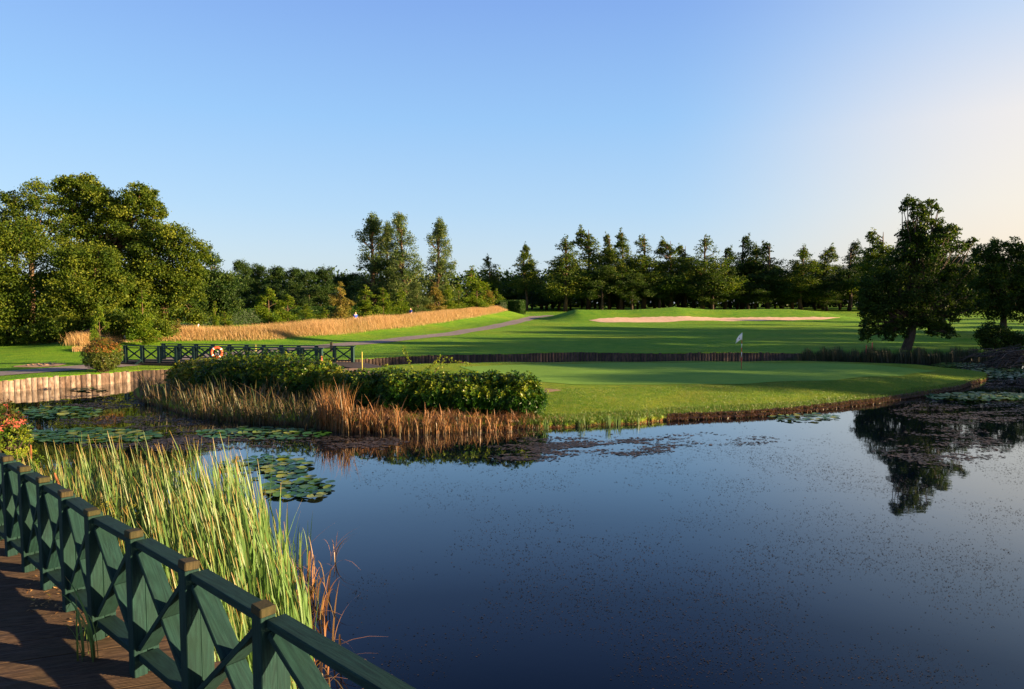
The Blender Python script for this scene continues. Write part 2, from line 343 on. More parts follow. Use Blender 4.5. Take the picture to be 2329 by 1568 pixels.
M['turf'] = blademat('turf_blade', (0.0255, 0.0765, 0.00255), (0.06375, 0.1615, 0.0051), (0.1275, 0.187, 0.0102), (0.1615, 0.153, 0.0255), .35)
M['brownfringe'] = blademat('dead_fringe_grass', (0.0255, 0.0102, 0.0051), (0.1445, 0.06375, 0.0221), (0.238, 0.119, 0.0425), (0.02975, 0.03825, 0.0085), .2)
M['white'] = simple('white_paint', (0.63, 0.63, 0.63), (0.738, 0.738, 0.738), 5, .5)
M['red'] = simple('red_paint', (.45, .03, .02), (.55, .06, .03), 5, .5)
M['stakered'] = simple('red_stake_paint', (.55, .08, .05), (.65, .14, .08), 5, .5)
M['yellow'] = simple('yellow_paint', (.34, .30, .05), (.5, .43, .08), 5, .5)
M['buoy'] = simple('orange_buoy', (0.448, 0.068, 0.024), (0.544, 0.104, 0.04), 5, .5)
M['brownhead'] = simple('cattail_brown', (.10, .035, .012), (.20, .075, .025), 20, .9)
M['skin'] = simple('skin', (.55, .32, .22), (.6, .36, .25), 5, .6)
M['blue'] = simple('blue_cloth', (.02, .06, .32), (.03, .09, .42), 5, .8)
M['trouser'] = simple('dark_cloth', (.02, .02, .03), (.04, .04, .05), 5, .8)
M['flagcloth'] = simple('white_flag_cloth', (0.612, 0.612, 0.629), (0.697, 0.697, 0.714), 5, .8)

# ------------------------------------------------------------------ ground, water
def polar_grid(az, rr_of):                             # az array, rr_of(a)-> radii array, heights
    V = []; K = None
    for a in az:
        r, h = rr_of(a); K = len(r); s, c = math.sin(R(a)), math.cos(R(a))
        V.append(np.stack([r * s, r * c, h], 1))
    V = np.array(V).reshape(-1, 3); n = len(az)
    i, j = np.meshgrid(np.arange(n - 1), np.arange(K - 1), indexing='ij'); b = i * K + j
    Fc = np.stack([b, b + K, b + K + 1, b + 1], -1).reshape(-1, 4)
    return V, Fc
def far_col(a):
    r0 = float(np.interp(a, BA, BR)); s, c = math.sin(R(a)), math.cos(R(a))
    r = np.concatenate([[r0 - 1.2, r0 - .02, r0, r0 + .5, r0 + 1], r0 + 1 + (np.arange(1, 60) * 1.15), r0 + 69 + 1.15 * np.cumsum(1.09 ** np.arange(46) * 1.1)])
    h = G(r * s, r * c); edge = smooth((a - 23.0) / 1.5)    # piling on the left, natural slope on the right
    h[0] = -1.0; h[1] = -1.0 * (1 - edge) + -.1 * edge; h[2] = h[2] * (1 - edge) + .02 * edge; h[3] = h[3] * (1 - edge) + .2 * edge; h[4] = h[4] * (1 - edge) + .3 * edge
    return r, h
azs = np.concatenate([np.arange(-100, -42, 1.0), np.arange(-42, 42, .25), np.arange(42, 131, 1.0)])
V, Fc = polar_grid(azs, far_col)
tag(link('ground', npmesh('ground', V, Fc, smoothf=True), None, [M['lawn']]), kind='structure')
def isl_col(a):
    rf = float(np.interp(a, FA, FR_)) - .25; rb = float(np.interp(a, KA, KR_)) + .2; s, c = math.sin(R(a)), math.cos(R(a))
    t = np.concatenate([np.linspace(0, .12, 14)[:-1], np.linspace(.12, .92, 26), np.linspace(.92, 1, 8)[1:]])
    L = max(rb - rf, .4); d = np.concatenate([np.linspace(0, 1, 14)[:-1] * min(1.2, L * .3), min(1.2, L * .3) + np.linspace(0, 1, 40) * (L - min(1.2, L * .3))])
    r = rf + d; return r, islandH(r * s, r * c)
V, Fc = polar_grid(np.linspace(FA[0] - .02, FA[-1] + .02, 620), isl_col)
tag(link('island', npmesh('island', V, Fc, smoothf=True), None, [M['bank']]), kind='structure')
gf = [(1048, 836), (1090, 850), (1150, 864), (1300, 875), (1500, 876), (1700, 874), (1900, 866), (2050, 856), (2128, 845)]
gb = [(1048, 834), (1200, 829.5), (1500, 827), (1800, 827), (2000, 832), (2128, 844)]
def pol_i(pts): return np.array([(math.degrees(math.atan2(p[0], p[1])), math.hypot(p[0], p[1])) for p in (ip(x, y) for x, y in pts)])
GF, GB = pol_i(gf), pol_i(gb)
def grn_col(a):
    rf = np.interp(a, GF[:, 0], GF[:, 1]); rb = min(np.interp(a, GB[:, 0], GB[:, 1]), float(np.interp(a, KA, KR_)) - .5); rb = max(rb, rf + .02)
    r = np.linspace(rf, rb, 44); s, c = math.sin(R(a)), math.cos(R(a)); return r, islandH(r * s, r * c) + .012
V, Fc = polar_grid(np.linspace(GF[0, 0], GF[-1, 0], 400), grn_col)
tag(link('putting_green', npmesh('putting_green', V, Fc, smoothf=True), None, [M['green']]), kind='structure')
me = bpy.data.meshes.new('water'); me.from_pydata([(-130, -70, 0), (130, -70, 0), (130, 75, 0), (-130, 75, 0)], [], [(0, 1, 2, 3)])
tag(link('water', me, None, [M['water']]), kind='structure')
def ribbon(name, pts, w, mat, Hf, off=.02, n=12):
    pts = np.array(pts)[:, :2]; d = np.cumsum(np.r_[0, np.hypot(*np.diff(pts, axis=0).T)]); s = np.arange(0, d[-1], .5)
    x = np.interp(s, d, pts[:, 0]); y = np.interp(s, d, pts[:, 1])
    k = np.ones(9) / 9; xp = np.pad(x, 4, mode='edge'); yp = np.pad(y, 4, mode='edge'); x = np.convolve(xp, k, 'valid'); y = np.convolve(yp, k, 'valid')
    tx, ty = np.gradient(x), np.gradient(y); L = np.hypot(tx, ty) + 1e-9; nx, ny = -ty / L, tx / L
    u = np.linspace(-.5, .5, 7); wv = w * (1 + .05 * np.sin(s * .9))
    X = x[:, None] + nx[:, None] * u * wv[:, None]; Y = y[:, None] + ny[:, None] * u * wv[:, None]
    Z = Hf(X, Y) + off; V = np.stack([X, Y, Z], -1).reshape(-1, 3); K = 7
    i, j = np.meshgrid(np.arange(len(s) - 1), np.arange(K - 1), indexing='ij'); b = i * K + j
    Fc = np.stack([b, b + K, b + K + 1, b + 1], -1).reshape(-1, 4)
    return tag(link(name, npmesh(name, V, Fc, smoothf=True), None, [mat]), kind='structure')
PATH = [gp(x, y) for x, y in [(1262, 718), (1225, 721), (1190, 729), (1140, 740), (1060, 754), (980, 765), (880, 776), (780, 785), (680, 793), (580, 801), (480, 810), (380, 820), (280, 830), (180, 838), (80, 846), (-40, 854), (-250, 866)]]
ribbon('path', PATH, 2.5, M['path'], G, .03)
ribbon('island_path', [ip(x, y) for x, y in [(735, 843), (790, 843), (830, 850), (850, 862)]], 1.6, M['earth'], islandH, .015)
def island_sheet(name, f, b, mat, off):
    f = np.array([ip(*p) for p in f]); b = np.array([ip(*p) for p in b]); t = np.linspace(0, 1, 8); u = np.linspace(0, 1, 24); g = lambda A, k: np.interp(u, np.linspace(0, 1, len(A)), A[:, k])
    X = g(f, 0)[:, None] * (1 - t) + g(b, 0)[:, None] * t; Y = g(f, 1)[:, None] * (1 - t) + g(b, 1)[:, None] * t; V = np.stack([X, Y, islandH(X, Y) + off], -1).reshape(-1, 3)
    i, j = np.meshgrid(np.arange(23), np.arange(7), indexing='ij'); q = i * 8 + j; return tag(link(name, npmesh(name, V, np.stack([q, q + 8, q + 9, q + 1], -1).reshape(-1, 4), smoothf=True), None, [mat]), kind='structure')
island_sheet('small_bunker', [(1180, 890), (1222, 893), (1250, 893), (1276, 889)], [(1180, 884), (1222, 884), (1250, 885), (1276, 888)], M['earth'], .012)
def drape(name, fpts, bpts, mat, off, n=120, k=10):
    f = np.array([gp(*p) for p in fpts]); b = np.array([gp(*p) for p in bpts]); u = np.linspace(0, 1, n)
    fx = np.interp(u, np.linspace(0, 1, len(f)), f[:, 0]); fy = np.interp(u, np.linspace(0, 1, len(f)), f[:, 1]); bx = np.interp(u, np.linspace(0, 1, len(b)), b[:, 0]); by = np.interp(u, np.linspace(0, 1, len(b)), b[:, 1])
    t = np.linspace(0, 1, k); X = fx[:, None] * (1 - t) + bx[:, None] * t; Y = fy[:, None] * (1 - t) + by[:, None] * t
    wob = .25 * np.sin(u * 60)[:, None] * t * np.sin(np.pi * u)[:, None]; Y = Y + wob
    V = np.stack([X, Y, G(X, Y) + off], -1).reshape(-1, 3); i, j = np.meshgrid(np.arange(n - 1), np.arange(k - 1), indexing='ij'); q = i * k + j
    return tag(link(name, npmesh(name, V, np.stack([q, q + k, q + k + 1, q + 1], -1).reshape(-1, 4), smoothf=True), None, [mat]), kind='structure')
def world_strip(name, pxs, yf, yb, mat, off, n=160, k=12):
    u = np.linspace(pxs[0], pxs[-1], n); f = np.interp(u, pxs, yf) + .25 * np.sin(u * .09) ; b = np.interp(u, pxs, yb) + .12 * np.sin(u * .13) + .1 * np.sin(u * .31); t = np.linspace(0, 1, k)
    Y = f[:, None] * (1 - t) + b[:, None] * t; X = (u[:, None] - CX) / F * Y; V = np.stack([X, Y, G(X, Y) + off * np.sin(np.pi * np.clip(t * 1.0, .02, .98))[None, :] + .01], -1).reshape(-1, 3)
    i, j = np.meshgrid(np.arange(n - 1), np.arange(k - 1), indexing='ij'); q = i * k + j
    return tag(link(name, npmesh(name, V, np.stack([q, q + k, q + k + 1, q + 1], -1).reshape(-1, 4), smoothf=True), None, [mat]), kind='structure')
world_strip('sand_bunker', [1340, 1365, 1400, 1480, 1530, 1580, 1700, 1800, 1880, 1910], [95.5, 93.5, 92.6, 92.8, 94.3, 95.4, 95.6, 96.0, 97.2, 98.4], [96, 97.5, 98.6, 98.9, 98.7, 98.8, 98.7, 98.8, 98.9, 98.5], M['sand'], .03)
drape('bare_earth', [(30, 836), (80, 837), (130, 834), (150, 830)], [(32, 834), (70, 829), (110, 826), (150, 828)], M['earth'], .025, 30, 5)

# ------------------------------------------------------------------ foliage generators
def leaf_quads(P, size, tint, flat=.0, up=0.0, asp=.55):
    n = len(P); d = rng.normal(size=(n, 3)); d[:, 2] += up; d /= np.linalg.norm(d, axis=1)[:, None]
    u = np.cross(d, rng.normal(size=(n, 3))); u /= np.linalg.norm(u, axis=1)[:, None]; v = np.cross(d, u)
    s = (size * (.7 + .6 * rng.random(n)))[:, None]
    V = np.stack([P - u * s * .5, P + v * s * asp * .5 - u * s * .05, P + u * s * .5, P - v * s * asp * .5 - u * s * .05], 1)
    return V.reshape(-1, 3), np.repeat(tint, 4)
def crown_pts(blobs, n, subf=.27, nsub=16, core=.45):
    B = np.array(blobs, float); w = B[:, 3] * B[:, 4] + B[:, 4] * B[:, 5]; w /= w.sum(); P = []; T = []
    for b, wi in zip(B, w):
        m = max(20, int(n * wi)); k = max(6, nsub); d = rng.normal(size=(k, 3)); d /= np.linalg.norm(d, axis=1)[:, None]
        rad = core + (1 - core) * rng.random(k) ** .6; c = b[:3] + d * rad[:, None] * b[3:6]; st = np.clip(rng.normal(.45, .17, k), 0, 1)
        idx = rng.integers(0, k, m); g = rng.normal(size=(m, 3)) * np.array([1, 1, .7]) * b[3:6] * subf
        P.append(c[idx] + g); T.append(np.clip(st[idx] + rng.normal(0, .16, m), 0, 1))
    return np.concatenate(P), np.concatenate(T)
def crown_mesh(name, blobs, n, size, **kw):
    asp = kw.pop('asp', .6); up = kw.pop('up', .3)
    P, T = crown_pts(blobs, n, **kw); V, A = leaf_quads(P, np.full(len(P), size), T, asp=asp, up=up)
    F4 = np.arange(len(V)).reshape(-1, 4); return npmesh(name, V, F4, {'tint': A})
def px_blobs(lst, Y, deep=.9, local=None, dup=True):
    out = []
    for px, py, r in lst:
        rr = r / F * Y
        for k in range(2 if dup else 1):
            dy = (rng.random() - .5) * 2 * deep * rr * (1 if k else .4); p = atd(px, py, Y) ; s = rr * (1 if k == 0 else .8)
            p = p + np.array([0, dy, 0]); out.append([*(p - local), s, s * 1.05, s * .92])
    return out
def limbs(mb, base, fork, blobs, r0, every=1, r1=.03):
    base = np.array(base, float); fork = np.array(fork, float)
    mid = (base + fork) / 2 + rng.normal(0, .04, 3) * np.linalg.norm(fork - base) * [1, 1, 0]
    mb.tube([base - [0, 0, .3], base + (mid - base) * .15, mid, fork], [r0 * 1.35, r0 * 1.05, r0 * .85, r0 * .7], 9)
    for b in blobs[::every]:
        c = np.array(b[:3]); k = rng.random() * .4; st = base * k * .5 + fork * (1 - k * .5)
        L = np.linalg.norm(c - st); m1 = st + (c - st) * .4 + rng.normal(0, .05, 3) * L; m2 = st + (c - st) * .75 + rng.normal(0, .035, 3) * L
        mb.tube([st, m1, m2, c + (c - st) / (L + .01) * b[3] * .5], [r0 * .42, r0 * .22, r0 * .10 + r1 * .4, r1 * .5], 6)
def photo_tree(name, label, cat, group, lst, Y, base_px, fork_px, nleaf, size, mat, bark='bark', r0=.25, base_h=None, **kw):
    bx = (base_px[0] - CX) / F * Y; gh = float(G(bx, Y)) if base_h is None else base_h; loc = np.array([bx, Y, gh])
    root = empty(name, loc, label, cat, group); bl = px_blobs(lst, Y, local=loc, deep=kw.pop('deep', .9))
    link('crown', crown_mesh('crown', bl, nleaf, size, **kw), root, [M[mat]])
    mb = MB(); limbs(mb, [0, 0, 0], atd(fork_px[0], fork_px[1], Y) - loc, bl, r0, 1); mb.build('trunk', M[bark], root, sm=True); return root
# --- the tall trees on the left
LG = 'tall trees massed on the left'
photo_tree('broadleaf_tree', 'thin open-crowned tree at the far left, sky showing through its top', 'tree', LG, [(18, 500, 32), (45, 455, 30), (80, 435, 32), (112, 462, 30), (140, 500, 30), (70, 490, 40), (30, 540, 50), (120, 540, 40), (150, 460, 12), (5, 450, 15)], 66, (70, 770), (70, 560), 20000, .19, 'ash', r0=.3, subf=.2, nsub=22, core=.5)
photo_tree('broadleaf_tree', 'tallest spreading ash-like tree in the left clump, with two rounded tops', 'tree', LG, [(155, 425, 28), (190, 428, 34), (228, 452, 36), (170, 462, 34), (265, 478, 36), (318, 448, 34), (350, 478, 26), (305, 505, 48), (240, 520, 50), (190, 520, 36), (360, 520, 22), (290, 570, 50), (330, 440, 22), (160, 410, 14), (215, 590, 60)], 60, (235, 775), (230, 600), 62000, .19, 'ash', r0=.42, subf=.18, nsub=24)
photo_tree('broadleaf_tree', 'broad bushy tree at the left edge, leafy down to the lawn', 'tree', LG, [(-60, 560, 70), (0, 545, 60), (60, 545, 48), (20, 620, 80), (100, 600, 60), (-60, 680, 80), (40, 700, 70), (120, 690, 60), (-20, 745, 50), (60, 750, 40)], 55, (20, 775), (20, 650), 60000, .17, 'ash', r0=.35, subf=.19, nsub=26)
photo_tree('broadleaf_tree', 'rounded olive green tree in front of the tallest one in the left clump', 'tree', LG, [(170, 600, 50), (215, 590, 42), (190, 660, 60), (150, 700, 45), (240, 680, 45), (200, 735, 42), (260, 640, 35)], 54, (200, 772), (200, 680), 42000, .17, 'ash', r0=.3, subf=.19, nsub=26)
photo_tree('broadleaf_tree', 'dark green tree sloping down the right side of the left clump', 'tree', LG, [(395, 545, 40), (440, 570, 32), (350, 560, 45), (410, 610, 50), (350, 640, 55), (430, 660, 40), (380, 700, 50), (310, 690, 50), (440, 715, 26), (300, 620, 40), (445, 620, 22)], 58, (385, 762), (385, 640), 52000, .18, 'ash', r0=.34, subf=.19, nsub=26)
photo_tree('broadleaf_tree', 'low shadowy tree between the left clump and the distant wood', 'tree', LG, [(480, 590, 20), (475, 630, 30), (505, 650, 36), (470, 680, 34), (530, 690, 24), (500, 700, 34), (455, 640, 20)], 78, (490, 738), (490, 690), 18000, .22, 'dark', r0=.25)
photo_tree('understorey_shrub', 'low bushy undergrowth tree at the foot of the left clump', 'shrub', None, [(280, 730, 36), (240, 745, 28), (150, 745, 30), (100, 755, 26), (0, 758, 26), (330, 740, 30), (50, 762, 20), (380, 748, 20)], 52, (180, 775), (180, 755), 20000, .16, 'ash', r0=.12)
# --- generic tree library (unit metres), copied and scaled below
def lib_tree(kind, seed, mat, bark, nleaf, size, H=10.):
    root = empty('tree', (0, 0, 0)); bl = []; mb = MB()
    if kind == 'cone':
        wf = rng.uniform(.19, .26); ex = rng.uniform(.5, .9); z0 = rng.uniform(.19, .30); lx, ly = rng.normal(0, .035, 2) * H
        for k in range(54):
            t = rng.random() ** .95; z = H * (z0 + (.95 - z0) * t); w = H * (wf * (1 - t) ** ex + .012) * (.75 + .5 * rng.random()); a = rng.random() * 6.28; q = rng.random() ** .5
            s = H * (.080 * (1 - t) + .024) * (.7 + .6 * rng.random()); bl.append([math.cos(a) * w * q + lx * t * t, math.sin(a) * w * q + ly * t * t, z, s, s, s * .75])
        for k in range(5): bl.append([lx + rng.normal(0, .1), ly + rng.normal(0, .1), H * (.84 + .033 * k), H * .026 * (1.4 - k * .2), H * .026 * (1.4 - k * .2), H * .045])
        mb.tube([(0, 0, -.3), (.02 * H, 0, H * .15), (0, .01 * H, H * .5), (0, 0, H * .95)], [.022 * H, .017 * H, .012 * H, .002 * H], 8); fork = (0, 0, H * .3)
    elif kind == 'round':
        for k in range(24):
            a = rng.random() * 6.28; t = rng.random(); z = H * (.26 + .66 * t); w = H * .36 * math.sin(math.pi * (.12 + .80 * t)) ; q = rng.random() ** .5
            s = H * .105; bl.append([math.cos(a) * w * q, math.sin(a) * w * q, z, s, s, s * .8])
        mb.tube([(0, 0, -.3), (0, .01 * H, H * .2), (.01 * H, 0, H * .6)], [.028 * H, .022 * H, .01 * H], 8); fork = (0, 0, H * .25)
    elif kind == 'poplar':
        for k in range(70):
            t = rng.random(); z = H * (.08 + .86 * t); w = H * .19 * min(1, .6 + 1.6 * t) * (1 - t) ** .48; a = rng.random() * 6.28; q = rng.random() ** .6
            s = H * (.055 - .025 * t); bl.append([math.cos(a) * w * q + .02 * H * t, math.sin(a) * w * q, z, s, s, s * 1.5])
        mb.tube([(0, 0, -.3), (.0, 0, H * .3), (.01 * H, 0, H * .6), (.02 * H, 0, H * .97)], [.02 * H, .016 * H, .01 * H, .002 * H], 8); fork = (0, 0, H * .2)
    else:                                              # young: leafy to the ground, pointed
        for k in range(26):
            t = rng.random() ** .8; z = H * (.08 + .88 * t); w = H * .27 * (1 - t) ** .55 * min(1, .5 + t * 3) * (.7 + .5 * rng.random()); a = rng.random() * 6.28; q = rng.random() ** .6
            s = H * (.085 * (1 - t) + .028); bl.append([math.cos(a) * w * q, math.sin(a) * w * q, z, s, s, s * 1.1])
        mb.tube([(0, 0, -.2), (0, 0, H * .5), (0, 0, H * .97)], [.012 * H, .008 * H, .001 * H], 6); fork = (0, 0, H * .1)
    for b in bl[::2]:
        c = np.array(b[:3]); st = np.array([0, 0, max(fork[2], c[2] - H * .1)]); L = np.linalg.norm(c - st)
        mb.tube([st, (st + c) / 2 + rng.normal(0, .05, 3) * L, c], [.006 * H, .004 * H, .0015 * H], 5)
    link('crown', crown_mesh('crown', bl, nleaf, size, subf=.33, nsub=9), root, [M[mat]])
    mb.build('trunk', M[bark], root, sm=True); return root
LIB = {}
def lib(key, *a):
    LIB[key] = [lib_tree(a[0], i, *a[1:]) for i in range(a_n)] if False else LIB.get(key)
for key, n, kind, mat, bark, nl, sz in [('cone', 9, 'cone', 'conifer', 'bark', 13000, .17), ('coned', 4, 'cone', 'dark', 'barkdark', 12000, .17), ('poplar', 3, 'poplar', 'poplar', 'bark', 22000, .12),
                                         ('round', 3, 'round', 'dark', 'barkdark', 11000, .24), ('young', 4, 'young', 'young', 'bark', 7000, .24), ('amber', 2, 'young', 'amber', 'bark', 6500, .24), ('oak', 3, 'round', 'oak', 'barkdark', 12000, .22)]:
    LIB[key] = [lib_tree(kind, i, mat, bark, nl, sz) for i in range(n)]
USED = set()
def plant(key, px, top, w, Y, label, group, name='tree', cat='tree', lean=0, base_h=None, x=None, hgt=None):
    src = LIB[key][int(rng.integers(0, len(LIB[key])))] ; X = (px - CX) / F * Y if x is None else x
    gh = float(G(X, Y)) if base_h is None else base_h
    H = (atd(px, top, Y)[2] - gh) if hgt is None else hgt; sz = H / 10.
    nat = {'cone': .42, 'coned': .42, 'poplar': .31, 'round': .86, 'young': .52, 'amber': .52, 'oak': .82}[key]
    sx = (w / F * Y) / (nat * 10.) * (1.25 if key in ('young', 'amber') else 1) if w else sz
    o = fast_copy(src); o.name = name
    o.location = (X, Y, gh); o.rotation_euler = (0, lean, rng.random() * 6.28) if not lean else (0, lean, 0); o.scale = (sx, sx, sz)
    tag(o, label, cat, group); return o
ORD = ['first', 'second', 'third', 'fourth', 'fifth', 'sixth', 'seventh', 'eighth', 'ninth', 'tenth', 'eleventh', 'twelfth', 'thirteenth', 'fourteenth', 'fifteenth', 'sixteenth', 'seventeenth', 'eighteenth', 'nineteenth', 'twentieth',
       'twenty-first', 'twenty-second', 'twenty-third', 'twenty-fourth', 'twenty-fifth', 'twenty-sixth', 'twenty-seventh', 'twenty-eighth', 'twenty-ninth', 'thirtieth', 'thirty-first', 'thirty-second', 'thirty-third', 'thirty-fourth', 'thirty-fifth', 'thirty-sixth', 'thirty-seventh', 'thirty-eighth', 'thirty-ninth', 'fortieth']
# distant wood between the left clump and the poplars
for i, (px, top, w, Y) in enumerate([(553, 588, 70, 120), (590, 600, 80, 124), (628, 602, 80, 122), (668, 606, 80, 124), (704, 612, 80, 118), (742, 606, 80, 120), (780, 622, 70, 112), (812, 618, 70, 110), (850, 640, 70, 112), (890, 640, 70, 112), (560, 650, 80, 105), (618, 645, 80, 105), (672, 640, 80, 103), (730, 648, 80, 101)]):
    plant('round', px, top, w, Y, f'{ORD[i % 10]} dark rounded tree from the left in the {"back" if i < 10 else "front"} row of the distant wood', 'rounded trees of the distant wood', 'woodland_tree')
for px, top, w, Y, ln, lb in [(853, 480, 104, 106, -.05, 'broad leaning poplar, leftmost of the three tall poplars'), (928, 472, 88, 104, -.1, 'pale shimmering middle poplar leaning to the left'), (997, 491, 80, 107, -.01, 'slim upright poplar standing apart on the right of the three tall poplars'), (884, 500, 66, 108, -.03, 'narrow second stem poplar just behind the broad leaning one')]:
    plant('poplar', px, top, w, Y, lb, 'tall poplars', 'poplar_tree', lean=ln)
YT = [(490, 680, 22, 62, 'young', 'small spindly sapling rising from the golden grass at its left end'), (512, 705, 50, 64, 'young', 'low leafy bush-like young tree beside the spindly sapling'), (612, 652, 66, 70, 'young', 'bright green young tree, brightest above the golden grass'),
      (655, 668, 62, 72, 'young', 'bushy young tree just right of the bright green one'), (695, 690, 60, 74, 'young', 'low spreading young tree behind the golden grass'), (738, 700, 46, 76, 'young', 'short young tree in the gap before the tall poplars'),
      (775, 640, 58, 78, 'amber', 'yellow-tinged young tree left of the first golfer'), (832, 646, 56, 86, 'young', 'upright young tree right of the first golfer'), (872, 650, 56, 89, 'young', 'full dark green young tree below the broad poplar'), (912, 652, 48, 92, 'young', 'narrow pointed young tree below the middle poplar'),
      (950, 640, 64, 97, 'poplar', 'tall grey-green young tree at the foot of the middle poplar'), (990, 642, 44, 98, 'amber', 'amber tinted young tree below the slim poplar'), (1018, 640, 38, 102, 'young', 'slender young tree right of the amber one'), (1044, 638, 42, 108, 'young', 'pointed light green young tree below the gap after the poplars'),
      (1072, 602, 84, 120, 'young', 'large rounded young tree near the end of the golden grass'), (1085, 640, 46, 113, 'young', 'small tree in front of the large rounded one'), (1108, 645, 34, 120, 'amber', 'thin amber tree near the clipped hedge'), (1130, 655, 40, 126, 'young', 'last young tree before the clipped hedge'),
      (325, 655, 62, 50, 'young', 'yellow-green young tree in front of the dark left clump'), (404, 725, 24, 55, 'amber', 'small rusty shrub at the foot of the left clump')]
for px, top, w, Y, key, lb in YT: plant(key, px, top, w, Y, lb, 'young trees above the golden grass', 'young_tree')
plant('young', 226, 690, 42, 36.5, 'thin leafy sapling standing behind the round red-tipped bush', None, 'sapling', base_h=.5)
# far row across the fairway
RW = [(1120, 578, 44, 166, 'cone', -.08), (1197, 553, 50, 156, 'cone', -.06), (1243, 640, 56, 163, 'coned', 0), (1285, 535, 74, 150, 'cone', 0), (1337, 513, 80, 160, 'cone', 0), (1368, 600, 80, 148, 'oak', 0), (1385, 526, 52, 162, 'cone', 0), (1413, 520, 56, 154, 'cone', 0), (1437, 620, 70, 148, 'oak', 0), (1463, 531, 82, 156, 'cone', 0),
      (1522, 540, 66, 156, 'cone', 0), (1556, 552, 60, 164, 'cone', 0), (1600, 532, 84, 152, 'cone', 0), (1646, 560, 66, 156, 'coned', 0), (1685, 533, 70, 162, 'coned', 0), (1716, 552, 54, 160, 'cone', 0), (1747, 546, 80, 156, 'coned', 0), (1822, 556, 76, 156, 'cone', 0), (1872, 555, 56, 166, 'cone', 0), (1930, 545, 72, 156, 'coned', 0), (1966, 566, 46, 164, 'cone', 0), (2002, 518, 76, 146, 'cone', 0),
      (1620, 620, 90, 148, 'oak', 0), (1500, 625, 80, 152, 'oak', 0), (1700, 640, 84, 152, 'oak', 0), (1780, 640, 70, 156, 'oak', 0), (1880, 640, 70, 154, 'oak', 0), (2215, 560, 60, 156, 'cone', 0), (2180, 600, 70, 150, 'cone', 0), (2260, 590, 70, 158, 'cone', 0), (2310, 600, 70, 156, 'cone', 0)]
for i, (px, top, w, Y, key, ln) in enumerate(sorted(RW)):
    plant(key, px, top, w * 1.42, Y, f'{ORD[i]} tree from the left in the front row of the wood beyond the fairway', 'front row trees beyond the fairway', 'fairway_tree', lean=ln)
for i in range(38):
    px = 1090 + i * 33 + rng.normal(0, 6); top = 590 + 25 * rng.random() if i > 5 else 630 + rng.random() * 15
    plant(['cone', 'coned', 'round', 'round'][i % 4], px, top, 70 + 20 * rng.random(), 172 + 10 * rng.random(), f'{ORD[i]} tree from the left in the shaded back row of the far wood', 'back row trees of the far wood', 'wood_tree')
for i, px in enumerate([1228, 1262, 1308, 1356, 1400, 1448, 1492, 1540, 1580, 1622, 1665, 1702, 1768, 1800, 1848, 1905, 1950, 2240]):
    plant(['oak', 'cone', 'oak'][i % 3], px + rng.normal(0, 5), 588 + 26 * rng.random(), 74 + 16 * rng.random(), 163 + 5 * rng.random(), f'{ORD[i]} tree from the left in the lower middle row of the far wood', 'middle row trees of the far wood', 'wood_tree')
# far-off wood as one mass closing the gaps between the trunks
bl = []
for k in range(300):
    px = -100 + 2700 * (k // 2) / 149 + rng.normal(0, 4); Y = 196 + rng.random() * 8 + (k % 2) * 5; p = atd(px, 660, Y); hh = float(G(p[0], Y)); bl.append([p[0], Y, hh + (1.2 if k % 2 else 6.0) + rng.random() * 1.5, 4.6, 3.0, 3.6])
o = link('far_woodland', crown_mesh('far_woodland', bl, 90000, .95, nsub=14, core=.1, subf=.33), None, [M['dark']]); tag(o, 'dark far-off wood closing the view behind the trunks', 'woodland', None, 'stuff')
# --- right-hand oaks
photo_tree('oak_tree', 'big dark oak leaning over the water on the right, thin lit crown on top', 'tree', 'oaks by the water', [(2064, 460, 15), (2090, 462, 17), (2120, 464, 15), (2080, 485, 20), (2106, 496, 20), (2132, 512, 18), (2090, 520, 18), (2052, 478, 8), (2134, 478, 8), (2100, 540, 20), (2150, 530, 24), (2064, 540, 22), (2100, 545, 30), (2130, 556, 34), (2170, 560, 24), (2050, 575, 28), (2200, 556, 13), (2214, 548, 10), (2095, 590, 44), (2145, 605, 36), (2030, 615, 40), (2000, 640, 36), (1975, 660, 24), (2065, 650, 56), (2125, 655, 46), (2165, 650, 30), (1995, 700, 34), (1975, 740, 20), (1968, 768, 12), (2050, 705, 44), (2110, 710, 38), (2150, 700, 28), (2190, 706, 18), (2005, 752, 18), (2120, 752, 16), (2150, 745, 14), (2035, 740, 22), (2072, 516, 17), (2078, 545, 20), (2062, 565, 22), (2135, 535, 18), (1975, 690, 24), (1972, 755, 14), (2020, 765, 14), (2160, 760, 14), (2060, 745, 24), (2090, 735, 24), (2120, 732, 22), (1990, 670, 32), (1985, 718, 24), (2170, 715, 20), (2196, 676, 20), (2190, 620, 24), (2020, 690, 30), (2085, 690, 34)],
           47.5, (2060, 800), (2078, 720), 64000, .155, 'oak', 'barkdark', .34, base_h=.3, subf=.20, nsub=13, deep=.75, core=.5)
photo_tree('oak_tree', 'dark rounded oak cut by the right edge of the view', 'tree', 'oaks by the water', [(2238, 575, 22), (2270, 560, 22), (2305, 560, 22), (2335, 580, 26), (2250, 610, 34), (2300, 610, 40), (2235, 650, 32), (2285, 660, 46), (2335, 650, 40), (2225, 695, 24), (2270, 700, 34), (2325, 705, 36), (2380, 620, 50), (2390, 690, 40)], 62, (2284, 738), (2284, 690), 36000, .19, 'oak', 'barkdark', .3, subf=.22)
photo_tree('oak_tree', 'shaded tree with thick ivy clad trunk behind the leaning oak', 'tree', 'oaks by the water', [(2146, 640, 44), (2180, 610, 34), (2110, 620, 40), (2200, 650, 30), (2140, 715, 14), (2146, 700, 18), (2190, 690, 22)], 70, (2144, 740), (2146, 690), 19000, .21, 'oak', 'barkdark', .5)
